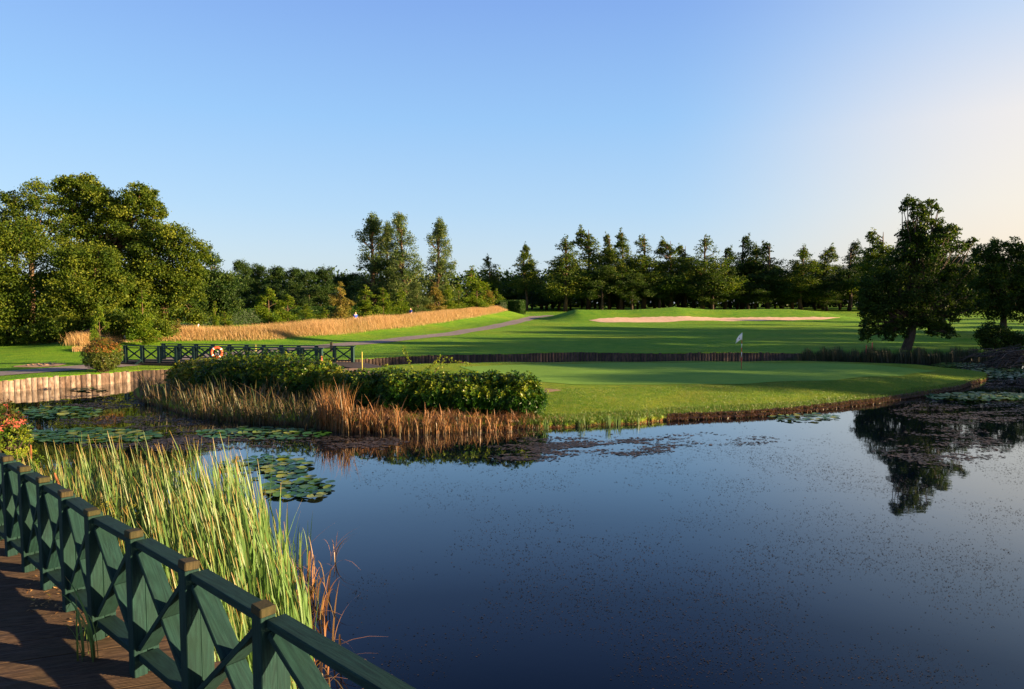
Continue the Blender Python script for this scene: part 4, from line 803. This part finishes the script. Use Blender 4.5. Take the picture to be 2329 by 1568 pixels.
# ------------------------------------------------------------------ shrubs
def whorl_leaves(P, Nn, L, k, tint, drop=.25):          # k leaves radiating round each tip
    n = len(P); Nn = Nn / np.linalg.norm(Nn, axis=1)[:, None]; u = np.cross(Nn, rng.normal(size=(n, 3))); u /= np.linalg.norm(u, axis=1)[:, None]; v = np.cross(Nn, u); Vs = []; Ts = []
    for j in range(k):
        a = 2 * math.pi * j / k + rng.random(n) * .5; el = rng.uniform(.1, 1.0, n)[:, None]; d = (np.cos(a)[:, None] * u + np.sin(a)[:, None] * v) * np.cos(el) + Nn * np.sin(el); s = np.cross(d, Nn); s /= np.linalg.norm(s, axis=1)[:, None]
        l = (L * (.7 + .5 * rng.random(n)))[:, None]; m = P + d * l * .5 + Nn * .02; tip = P + d * l - np.array([0, 0, 1]) * l * drop * .5
        Vs.append(np.stack([P, m + s * l * .15, tip, m - s * l * .15], 1)); Ts.append(np.clip(tint + rng.normal(0, .1, n), 0, 1))
    V = np.concatenate(Vs).reshape(-1, 3); return V, np.repeat(np.concatenate(Ts), 4)
def shrub(name, label, cat, group, c, rx, ry, rz, ntip, L, mat, k=7, seedn=22, lowcut=-.6, tb=.45, stem=True, full=False):
    root = empty(name, (c[0], c[1], max(c[2] - rz, 0.05)), label, cat, group); bz = max(c[2] - rz, .05); d = rng.normal(size=(ntip, 3)); d[:, 2] = d[:, 2] if full else np.abs(d[:, 2]) * .9 - .7 * rng.random(ntip); d /= np.linalg.norm(d, axis=1)[:, None]
    bumps = rng.normal(size=(seedn, 3)); bumps /= np.linalg.norm(bumps, axis=1)[:, None]; near = (d @ bumps.T).max(1); rad = .78 + .26 * smooth((near - .6) / .4) - .35 * rng.random(ntip) ** 3 + (0 if full else .16) * rng.random(ntip) ** 4 + .05 * rng.normal(size=ntip)
    P = d * rad[:, None] * np.array([rx, ry, rz]) + np.array([0, 0, c[2] - bz]); P[:, 2] = np.maximum(P[:, 2], .05)
    T = np.clip(tb - .25 + .85 * (d[:, 2] > .2) * rng.random(ntip) + rng.normal(0, .12, ntip), 0, 1)  # sunlit paleness put into the top leaves' tint; red leaf tips use it too
    V, A = whorl_leaves(P, d + np.array([0, 0, .6]) + rng.normal(0, .25, (ntip, 3)), np.full(ntip, L), k, T)
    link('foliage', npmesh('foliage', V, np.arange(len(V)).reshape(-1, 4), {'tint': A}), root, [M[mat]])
    mb = MB()
    for i in range(min(60, ntip // 6)):
        p = P[i * 3]; b = np.array([p[0] * .25, p[1] * .25, -.05]); mb.tube([b, (b + p) / 2 + rng.normal(0, .05, 3), p], [.02, .012, .005], 5)
    mb.build('stems', M['barkdark'], root); return root
SH = [(450, 826, 96, 28.5, 'rhodoyellow', 'yellow-green shrub at the left end of the island shrubs, below the lifebuoy', 895), (540, 814, 124, 27.5, 'rhodo', 'dark glossy shrub just right of the yellow-green one, in front of the footbridge', 905), (628, 812, 124, 26.6, 'rhodo', 'tall glossy shrub with tips tinted pale as if sunlit before the middle of the footbridge', 912), (706, 826, 120, 25.6, 'rhodo', 'glossy shrub sloping down to the right at the footbridge end', 920), (765, 850, 70, 24.6, 'rhodoyellow', 'small leggy yellowish shrub in the dip of the shrub row', 925),
      (835, 852, 110, 23.8, 'rhodo', 'rounded shrub just right of the dip in the shrub row', 935), (912, 844, 116, 23.4, 'rhodo', 'higher shrub pierced by arching bramble shoots', 940), (990, 856, 112, 23.1, 'rhodo', 'level dark shrub right of the brambles', 942), (1062, 860, 106, 22.9, 'rhodo', 'dense level shrub third from the right end of the row', 942), (1124, 861, 96, 22.8, 'rhodo', 'glossy shrub next to the last in the row', 938), (1176, 862, 88, 22.6, 'rhodo', 'squared-off shrub ending the row on the right by the lawn', 936)]
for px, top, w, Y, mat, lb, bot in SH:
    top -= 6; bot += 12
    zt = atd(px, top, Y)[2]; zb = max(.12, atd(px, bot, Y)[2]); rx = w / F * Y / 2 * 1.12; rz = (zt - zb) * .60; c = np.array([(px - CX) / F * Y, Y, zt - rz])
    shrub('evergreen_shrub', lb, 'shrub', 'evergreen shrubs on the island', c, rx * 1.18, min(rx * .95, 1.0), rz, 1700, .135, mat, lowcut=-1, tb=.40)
c = atd(233, 808, 33.2); shrub('round_bush', 'round bush with red tipped leaves at the left end of the footbridge', 'bush', None, c, .82, .82, .76, 2200, .085, 'redbush', k=6, seedn=13, tb=.5, full=True)
c = atd(8, 985, 13.5); shrub('red_leaved_shrub', 'shrub with pink and red leaves at the left edge above the railing', 'shrub', None, c + [-.15, 0, 0], .5, .5, .6, 380, .10, 'pink', k=6, tb=.28)
c = atd(30, 1010, 13.0); shrub('leafy_shrub', 'green leafy shrub low at the left edge, beneath the red leaved one', 'shrub', None, c + [-.4, 0, -.35], .7, .6, .7, 420, .10, 'young', k=5, tb=.5)
c = atd(232, 1190, 8.2); shrub('feathery_plant', 'fine feathery yellow-green plant between the railing and the reeds', 'plant', None, c + [0, 0, -.5], .5, .6, .75, 1100, .05, 'rhodoyellow', k=6, seedn=50, tb=.6)
# bramble shoots
br = empty('bramble', ip(905, 905), 'thin arching bramble shoots rising above the shrub row', 'bramble'); bl_ = np.array(br.location); mb = MB(); LP = []
for sx in ([(930, 900), (905, 850), (890, 820), (870, 800), (915, 788)][:0], [(960, 905), (945, 860), (930, 820), (917, 790)], [(950, 890), (985, 850), (1005, 825), (1015, 812), (1060, 830)], [(960, 880), (990, 845), (1030, 820), (1068, 828)], [(940, 880), (965, 845), (985, 830), (1000, 812)]):
    if not sx: continue
    pts = [atd(x, y, 25.6 + rng.normal(0, .15)) - bl_ for x, y in sx]; pts = np.array(pts); tt = np.linspace(0, 1, 12); q = np.stack([np.interp(tt, np.linspace(0, 1, len(pts)), pts[:, k]) for k in range(3)], 1)
    mb.tube(q, np.linspace(.012, .004, 12), 5); LP += [q[i] + rng.normal(0, .04, 3) for i in range(4, 12) for _ in range(9)]
mb.build('shoots', M['bark'], br); LP = np.array(LP); V, A = leaf_quads(LP, np.full(len(LP), .08), np.clip(rng.normal(.7, .15, len(LP)), 0, 1)); link('leaves', npmesh('leaves', V, np.arange(len(V)).reshape(-1, 4), {'tint': A}), br, [M['young']])

# ------------------------------------------------------------------ reeds
def fence_x(y): ys = [p[1] for p in PP]; xs = [p[0] for p in PP]; return np.interp(y, ys, xs)
def clumpy(n, x, y, s=1.1, amt=.5): return (np.sin(x * 2.1 * s + 1) * np.sin(y * 1.7 * s + 2) + np.sin(x * 4.3 * s + y * 3.1 * s)) * .5 > rng.uniform(-1.6, 1, n) * 1.0 - (1 - amt)
FL0, FL1 = PP[8], PP[10]
def fence_x2(y): return np.where(y > PP[8][1], PP[8][0] + (y - PP[8][1]) * (FL1 - FL0)[0] / (FL1 - FL0)[1], fence_x(y))
n = 9000; y = 4.4 + 6.4 * rng.random(n) ** .8; xf = fence_x2(y) + .45; xr = -.315 * y + .12 * np.sin(y * 3); x = xf + (xr - xf) * rng.random(n)
tip_px = CX + x / y * F - 10; tip_py = 688 + (3.9 - 1.7) * F / y; lim = np.interp(tip_px, [60, 130, 250, 400, 500, 560, 620, 660], [1045, 1012, 1000, 1000, 1008, 1025, 1075, 1150]) + rng.normal(0, 10, n)
m = (x > xf) & (tip_py > lim) & (np.sin(x * 5 + y * 2) * np.sin(y * 6.3 - x) > rng.uniform(-2.2, .9, n)); x, y = x[m][:3200], y[m][:3200]; n = len(x); P = np.stack([x, y, np.full(n, -.05)], 1)
hh = (1.45 + .55 * rng.random(n)) * (1 - .22 * smooth((x - (-.331 * y) + .5) / .5)) * (.80 + .20 * smooth((y - 5) / 3)); ti = rng.random(n); ti[rng.random(n) < .5] *= .5
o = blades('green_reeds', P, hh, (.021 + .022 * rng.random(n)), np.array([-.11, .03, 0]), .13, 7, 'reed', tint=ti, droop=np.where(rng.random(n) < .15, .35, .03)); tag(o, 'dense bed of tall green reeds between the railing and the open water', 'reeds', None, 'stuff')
n = 260; y = 4.6 + 5.0 * rng.random(n); x = -.325 * y + rng.normal(0, .22, n) + .02; P = np.stack([x, y, np.full(n, -.05)], 1)
o = blades('dry_reeds', P, .3 + .6 * rng.random(n), .012 + .012 * rng.random(n), np.array([.08, -.05, 0]), .5, 8, 'amberreed', droop=rng.random(n) * .9); tag(o, 'bent orange dead reeds at the outer edge of the green reed bed', 'reeds', None, 'stuff')
def water_scatter(lst, n):
    tot = sum(l[4] for l in lst); out = []
    for px, py, sx, sy, w in lst:
        k = int(n * w / tot); X = rng.uniform(-1, 1, k) * sx + px; Y = rng.uniform(-1, 1, k) * sy + py
        d = np.array([at(a, b, 0) for a, b in zip(X, Y)]); out.append(d)
    return np.concatenate(out)
# reeds on the island front, left part
a = rng.uniform(azpx(312), azpx(790), 6000); rf = np.interp(a, FA, FR_); r = rf - .25 + 5.2 * rng.random(len(a)) ** 1.5; x, y = r * np.sin(np.radians(a)), r * np.cos(np.radians(a)); m = clumpy(len(x), x, y, 1.0, .75); x, y = x[m], y[m]; n = len(x)
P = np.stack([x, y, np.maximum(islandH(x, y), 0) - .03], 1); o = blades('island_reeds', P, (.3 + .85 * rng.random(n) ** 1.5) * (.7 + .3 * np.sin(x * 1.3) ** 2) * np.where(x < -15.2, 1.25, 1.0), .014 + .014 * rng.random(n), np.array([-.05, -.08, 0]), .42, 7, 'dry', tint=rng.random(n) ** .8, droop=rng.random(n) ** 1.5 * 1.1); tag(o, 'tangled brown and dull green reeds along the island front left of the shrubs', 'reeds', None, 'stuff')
a = rng.uniform(azpx(800), azpx(1165), 1900); a = a[(np.sin(a * 3.1) * np.sin(a * 7.7 + 1) > rng.uniform(-1.2, .8, len(a)))]; rf = np.interp(a, FA, FR_); r = rf + rng.uniform(-.3, .7, len(a)); x, y = r * np.sin(np.radians(a)), r * np.cos(np.radians(a)); n = len(x)
P = np.stack([x, y, np.maximum(islandH(x, y), 0) - .03], 1); t = (a - azpx(800)) / (azpx(1165) - azpx(800)); o = blades('amber_reeds', P, (.25 + .6 * rng.random(n)) * (1.35 - .85 * t), .014 + .014 * rng.random(n), np.array([.05, -.1, 0]), .4, 7, 'amberreed', droop=rng.random(n) ** 1.3 * 1.0); tag(o, 'orange dead reeds and stalks at the water below the shrub row', 'reeds', None, 'stuff')
a = np.concatenate([rng.uniform(azpx(720), azpx(800), 350)]); rf = np.interp(a, FA, FR_); r = rf + rng.uniform(-.3, .5, len(a)); x, y = r * np.sin(np.radians(a)), r * np.cos(np.radians(a)); n = len(x)
P = np.stack([x, y, np.maximum(islandH(x, y), 0) - .03], 1); o = blades('amber_reeds', P, .9 + .6 * rng.random(n), .014 + .014 * rng.random(n), np.array([.0, -.05, 0]), .25, 7, 'amberreed', droop=rng.random(n) ** 2 * .8); tag(o, 'tall glowing orange reed clump at the dip of the shrub row', 'reeds', None, 'stuff')
# brown undergrowth below the shrubs
a = rng.uniform(azpx(780), azpx(1280), 14000); rf = np.interp(a, FA, FR_); tt = (a - azpx(780)) / (azpx(1280) - azpx(780)); r = rf + 2.4 * rng.random(len(a)) * (1 - .6 * smooth((a - azpx(1150)) / 3)); x, y = r * np.sin(np.radians(a)), r * np.cos(np.radians(a))
m = (np.sin(x * 2.3 + np.sin(y * 3.1) * 1.5) * np.sin(y * 3.7 + x * 1.1) + .5 * np.sin(x * 7.9 + y * 5) > rng.uniform(-1.3, .9, len(x))) & (rng.random(len(x)) > .75 * smooth((tt - .72) / .28)); x, y = x[m], y[m]; n = len(x)
P = np.stack([x, y, np.maximum(islandH(x, y), 0) - .02], 1); o = blades('dead_bracken', P, (.06 + .36 * rng.random(n) ** 1.5) * (.75 + .35 * np.sin(x * 2.9 + 1)), .010 + .012 * rng.random(n), np.array([.0, -.2, 0]), .9, 4, 'brownfringe', tint=np.clip(rng.random(n) * .8 + .2 * np.sin(x * 3), 0, 1), droop=rng.random(n)); tag(o, 'rusty dead undergrowth below the shrub row', 'undergrowth', None, 'stuff')
# small reed tufts along the lawn edge
TF = [(1322, 972, 26, .30), (1385, 972, 30, .34), (1405, 968, 24, .26), (1450, 965, 20, .2), (1240, 978, 20, .3)]
for i, (px, py, k, hgt) in enumerate(TF):
    c = at(px, py, 0); P = c + rng.normal(0, .07, (k, 3)) * [1, 1, 0]; P[:, 2] = -.02; o = blades('reed_tuft', P, hgt + .15 * rng.random(k), np.full(k, .014), np.array([0, 0, 0]), .25, 5, 'reed'); o['label'] = f'{ORD[i]} small green tuft of reed at the lawn edge' if False else ['small green reed tuft at the lawn edge, left of the pair', 'left tuft of the close pair of green reed tufts at the lawn edge', 'right tuft of the close pair of green reed tufts at the lawn edge', 'low reed tuft furthest right along the lawn edge', 'reed tuft at the end of the dead undergrowth'][i]; o['category'] = 'reed tuft'; o['group'] = 'reed tufts along the lawn edge'
# far reeds below the oak, dark
a = rng.uniform(azpx(1790), azpx(2330), 9000); r0 = np.interp(a, BA, BR); r = r0 + rng.uniform(-1.8, 1.2, len(a)); x, y = r * np.sin(np.radians(a)), r * np.cos(np.radians(a)); n = len(x); P = np.stack([x, y, np.full(n, -.05)], 1)
o = blades('far_reeds', P, (.35 + .7 * rng.random(n)) * (.9 + .14 * np.sin(a * 2.3) + .12 * np.sin(a * 5.9 + 1)) * np.clip((a - azpx(1790)) / 1.5, .3, 1), np.full(n, .03), np.array([-.08, 0, 0]), .15, 5, 'darkreed', tint=rng.random(n)); tag(o, 'dark reeds lining the far bank under the oaks', 'reeds', None, 'stuff')
P = np.concatenate([at(px, 872, 0) + rng.normal(0, .12, (30, 3)) * [1, 1, 0] for px in (225, 232, 245, 252)]); P[:, 2] = -.02; n = len(P); o = blades('wall_reeds', P, .35 + .3 * rng.random(n), np.full(n, .02), np.array([0, 0, 0]), .15, 5, 'reed'); tag(o, 'few green reeds growing against the left timber wall', 'reeds', None, 'stuff')
# individual cattails
def cattail(px, py, Y, h0, ln, label):
    p = atd(px, py, Y); base = np.array([p[0] - ln * 1.2, Y, 0]); o = empty('cattail', base, label, 'cattail', 'brown cattail heads'); t = p - base
    MB().tube([(0, 0, -.1), t * .5 * [.6, 1, 1], t, t + [ln * .25, 0, .22]], [.007, .006, .005, .003], 6).build('stem', M['reedstem'], o)
    u = t / np.linalg.norm(t) + np.array([ln * .3, 0, 0]); MB().tube([t - u * .02, t, t + u * h0 * .5, t + u * h0, t + u * (h0 + .02)], [.004, .014, .016, .013, .004], 10).build('seed_head', M['brownhead'], o, sm=True)
M['reedstem'] = simple('reed_stem', (.12, .16, .04), (.2, .22, .06), 8, .6)
for a in [(71, 1042, 11, .2, 0, 'upright brown cattail by the pink leaved shrub'), (140, 1120, 8.5, .24, -.3, 'slanting brown cattail just behind the railing'), (752, 1040, 0, 0, 0, '')][:2]: cattail(*a)
for a in [(755, 0, 0)][:0]: pass
cattail(500, 1085, 11.0, .16, 0, 'cattail head at the back of the reed bed, left of the thinnest reeds'); cattail(538, 1060, 12.0, .16, 0, 'cattail head furthest right at the back of the reed bed')
# stray stems standing in open water
sp = at(756, 1278, 0); o = blades('stray_reed', sp + rng.normal(0, .04, (9, 3)) * [1, 1, 0], .3 + .3 * rng.random(9), np.full(9, .014), np.array([.25, 0, 0]), .45, 8, 'amberreed', droop=rng.random(9) * .4); tag(o, 'lone bent reed clump standing out in the open water', 'reed')
sp = at(690, 1290, 0); o = blades('stray_reed', sp + rng.normal(0, .08, (16, 3)) * [1, 1, 0], .45 + .45 * rng.random(16), np.full(16, .014), np.array([0, 0, 0]), .25, 8, 'reed', droop=rng.random(16) * .4); tag(o, 'upright sparse reed clump at the outer edge of the reed bed', 'reed')
# reed sprouting through the boardwalk
pd0 = at(205, 1500, DZ); rs = empty('deck_reed', (pd0[0], pd0[1], DZ), 'green reed sprouting up between the boardwalk boards', 'reed')
n = 11; P = rng.normal(0, .045, (n, 3)) * [1, 1, 0]; blades('blades', P, .25 + .5 * rng.random(n), np.full(n, .017), np.array([-.2, .0, 0]), .3, 8, 'reed', tint=rng.random(n) * .4, parent=rs, droop=rng.random(n) * .9)
# dry leaves on the boardwalk
k = 240; px = rng.uniform(60, 260, k); py = rng.normal(1375, 30, k) + (px - 160) * .3; P = np.array([at(a, b, DZ + .006) for a, b in zip(px, py)]); V, A = leaf_quads(P, np.full(k, .045), rng.random(k), up=4, asp=.22); o = link('leaf_litter', npmesh('leaf_litter', V, np.arange(len(V)).reshape(-1, 4), {'tint': A}), None, [M['litter'] if 'litter' in M else leafmat('leaf_litter', (.12, .06, .02), (.3, .17, .06), (.5, .3, .12), .1)]); tag(o, 'dry reed litter scattered on the boardwalk', 'litter', None, 'stuff')

# ------------------------------------------------------------------ lily pads
def pad_mesh(i):
    n = 20; V = [(0, 0, 0)]; r = 1.0; cup = rng.uniform(.0, .12); w = rng.normal(0, .03, n + 1); tl = rng.uniform(-.12, .12, 2) * (1.6 if i > 4 else .5)
    for k in range(n + 1):
        a = R(12) + (2 * math.pi - R(24)) * k / n; rr = 1 + w[k] * .6; V.append((rr * math.cos(a), rr * math.sin(a), cup + .03 * math.sin(a * 3 + i) + abs(tl[0]) + tl[0] * math.cos(a)))
    Fc = [(0, k, k + 1) for k in range(1, n + 1)]; me = npmesh('lily_pad', np.array(V), np.array(Fc), {'tint': np.full(len(V), float(np.clip(rng.normal(.38, .22), 0, 1)) if i < 9 else .95)}); me.materials.append(M['pad']); return me
pads = [pad_mesh(i) for i in range(12)]
def in_patch(px, py, sx, sy, n, rad):
    out = []; tries = 0
    while len(out) < n and tries < n * 30:
        tries += 1; a = rng.random() * 6.28; q = rng.random() ** .55; p = at(px + math.cos(a) * sx * q, py + math.sin(a) * sy * q, 0)
        if min([9] + [math.hypot(p[0] - o_[0], p[1] - o_[1]) for o_ in out[-60:]]) > rad * 1.15: out.append(p)
    return out
PT = [(640, 1060, 66, 22, 40, .13, 'near patch', 'lily pad in the near patch beside the green reeds'), (680, 1110, 80, 26, 52, .14, 'near patch', 'lily pad in the near patch beside the green reeds'), (215, 992, 150, 13, 70, .14, 'middle', 'lily pad in the lit patch beyond the left reed tips'), (140, 938, 88, 12, 36, .15, 'shaded', 'lily pad in the shaded patch at the left'),
      (570, 985, 120, 10, 40, .14, 'centre', 'lily pad in the patch below the island reeds'), (200, 889, 50, 4, 16, .15, 'wall', 'lily pad in the small patch near the timber wall'), (1830, 951, 78, 8, 36, .13, 'bank', 'lily pad in the patch along the brown island bank')]
cnt = 0
for px, py, sx, sy, n, rad, g, lb in PT:
    for p in in_patch(px, py, sx, sy, n, rad * 2 * .62):
        o = link('lily_pad', pads[int(rng.integers(0, 12))]); s = rad * (.75 + .5 * rng.random()); o.location = (p[0], p[1], .012 + .03 * rng.random()); o.scale = (s, s, s); o.rotation_euler = (0, 0, rng.random() * 6.28)
        tag(o, lb, 'lily pad', 'lily pads, ' + g); cnt += 1
def flat_discs(name, P, rad, z0, mat, tint, n=6, tilt=.0, asp=1.0):
    k = len(P); a0 = rng.random(k) * 6.28; V = []
    for j in range(n):
        a = a0 + 2 * math.pi * j / n; rr = rad * (.75 + .5 * rng.random(k)); V.append(np.stack([P[:, 0] + np.cos(a) * rr * asp, P[:, 1] + np.sin(a) * rr, z0 + tilt * rng.random(k) * rad], 1))
    V = np.stack(V, 1).reshape(-1, 3); return link(name, npmesh(name, V, np.arange(len(V)).reshape(-1, n), {'tint': np.repeat(tint, n)}), None, [M[mat]])
P = np.concatenate([np.array(in_patch(200, 992, 165, 16, 150, .22)), np.array(in_patch(130, 940, 100, 14, 90, .24)), np.array(in_patch(600, 988, 150, 13, 110, .22)), np.array(in_patch(590, 1065, 90, 28, 40, .26))])
o = flat_discs('more_lily_pads', P, .12 * (.7 + .6 * rng.random(len(P))), .008, 'pad', np.clip(rng.normal(.4, .2, len(P)), 0, 1), 9, .3); tag(o, 'flat lily pads filling the gaps of the left hand patches', 'lily pads', None, 'stuff')
P = np.concatenate([np.array(in_patch(2230, 905, 120, 9, 260, .2)), np.array(in_patch(2260, 850, 90, 12, 260, .2)), np.array(in_patch(2180, 832, 60, 5, 120, .2))])
o = flat_discs('distant_lily_pads', P, .13 * (.7 + .6 * rng.random(len(P))), .02, 'pad', np.clip(rng.normal(.5, .25, len(P)), 0, 1), 8, .6); tag(o, 'lily pads covering the water below the oaks at the right', 'lily pads', None, 'stuff')
# floating weed specks
def dens_scatter(n, x0, x1, y0, y1, s, thr, seed):
    px = rng.uniform(x0, x1, n); py = rng.uniform(y0, y1, n); P = np.array([at(a, b, 0) for a, b in zip(px, py)]); X, Y = P[:, 0] + seed, P[:, 1] + seed * .3
    f = (np.sin(X * s + np.sin(Y * s * .8) * 1.5) * np.sin(Y * s * 1.3 + np.sin(X * s * .6) * 2) + .6 * np.sin(X * s * 2.7 + Y * s * 1.9) + .4 * np.sin(X * s * 5.1 - Y * s * 4.3)) / 1.4
    return P[f + rng.normal(0, .22, n) > thr]
def clus(P, k, s): return np.repeat(P, k, 0) + rng.normal(0, s, (len(P) * k, 3)) * [1, 1, 0]
W1 = clus(dens_scatter(17000, 800, 2340, 1010, 1560, .45, .0, 3), 2, .05); W2 = clus(dens_scatter(6500, 800, 2340, 985, 1120, .6, .05, 8), 2, .05); W3 = clus(dens_scatter(4500, 1500, 2340, 930, 1300, .7, .1, 5), 2, .04)
P = np.concatenate([W1, W2, W3]); k = len(P); o = flat_discs('floating_weed', P, (.004 + .008 * rng.random(k) ** 3) * np.clip(.30 + P[:, 1] / 20, .5, 1.6), .004, 'weed', rng.random(k), 6, .5, 1.5); tag(o, 'tiny dark specks of weed floating all over the pond', 'pond weed', None, 'stuff')
def mat_scatter(px, py, sx, sy, n):
    a = rng.random(n) * 6.28; q = rng.random(n) ** .6; return np.array([at(px + math.cos(t) * sx * r_, py + math.sin(t) * sy * r_, 0) for t, r_ in zip(a, q)])
P = np.concatenate([mat_scatter(1330, 1015, 210, 24, 7000), mat_scatter(1200, 1038, 70, 10, 1300), mat_scatter(220, 915, 120, 16, 4200), mat_scatter(420, 1000, 280, 24, 7500), mat_scatter(820, 1005, 100, 16, 1800), mat_scatter(2200, 935, 160, 30, 6000), mat_scatter(1620, 1000, 150, 14, 1300), mat_scatter(2150, 1020, 130, 50, 3800), mat_scatter(300, 960, 170, 14, 2500), mat_scatter(2280, 870, 60, 16, 1300)])
P += rng.normal(0, .18, P.shape) * [1, .8, 0]; k = len(P); X, Y = P[:, 0], P[:, 1]
f = np.sin(X * 1.1 + 1.7 * np.sin(Y * 2.2)) * np.sin(Y * 2.1 + 1.3 * np.sin(X * .9)) + .7 * np.sin(X * 3.3 + 2 * np.sin(Y * 5.1)) * np.sin(Y * 6.3 + X) + .4 * np.sin(X * 8.1 - Y * 4) * np.sin(Y * 13)
P = P[f + rng.normal(0, .35, k) > .05]; k = len(P)
o = flat_discs('floating_scum', P, .012 + .030 * rng.random(k) ** 2, .004, 'scum', rng.random(k), 7, .35, 1.5); tag(o, 'brown floating weed mats in drifts near the island', 'pond weed', None, 'stuff')

# ------------------------------------------------------------------ fallen branches at the right
fb_o = empty('fallen_branches', at(2290, 830, 0), 'bare fallen tree limbs lying tangled in the water at the right edge', 'fallen tree'); fl = np.array(fb_o.location); mb = MB()
for i in range(46):
    st_ = np.array([(2340 + rng.normal(0, 25)), 815 + rng.normal(0, 12)]); en = np.array([2150 + rng.random() * 150, 790 + rng.random() * 55]); Y0, Y1 = 41 + rng.normal(0, .8), 40 + rng.normal(0, 1.2); ts = np.linspace(0, 1, 8)
    q = np.array([atd(*(st_ * (1 - t) + en * t + np.array([0, -14 * math.sin(math.pi * t) * rng.random()])), Y0 * (1 - t) + Y1 * t) - fl + rng.normal(0, .04, 3) for t in ts]); r0 = .02 + .05 * rng.random() ** 2; q[:, 2] = np.maximum(q[:, 2], -.15); mb.tube(q, np.linspace(r0, .008, 8), 5)
mb.build('limbs', M['deadwood'], fb_o, sm=True)
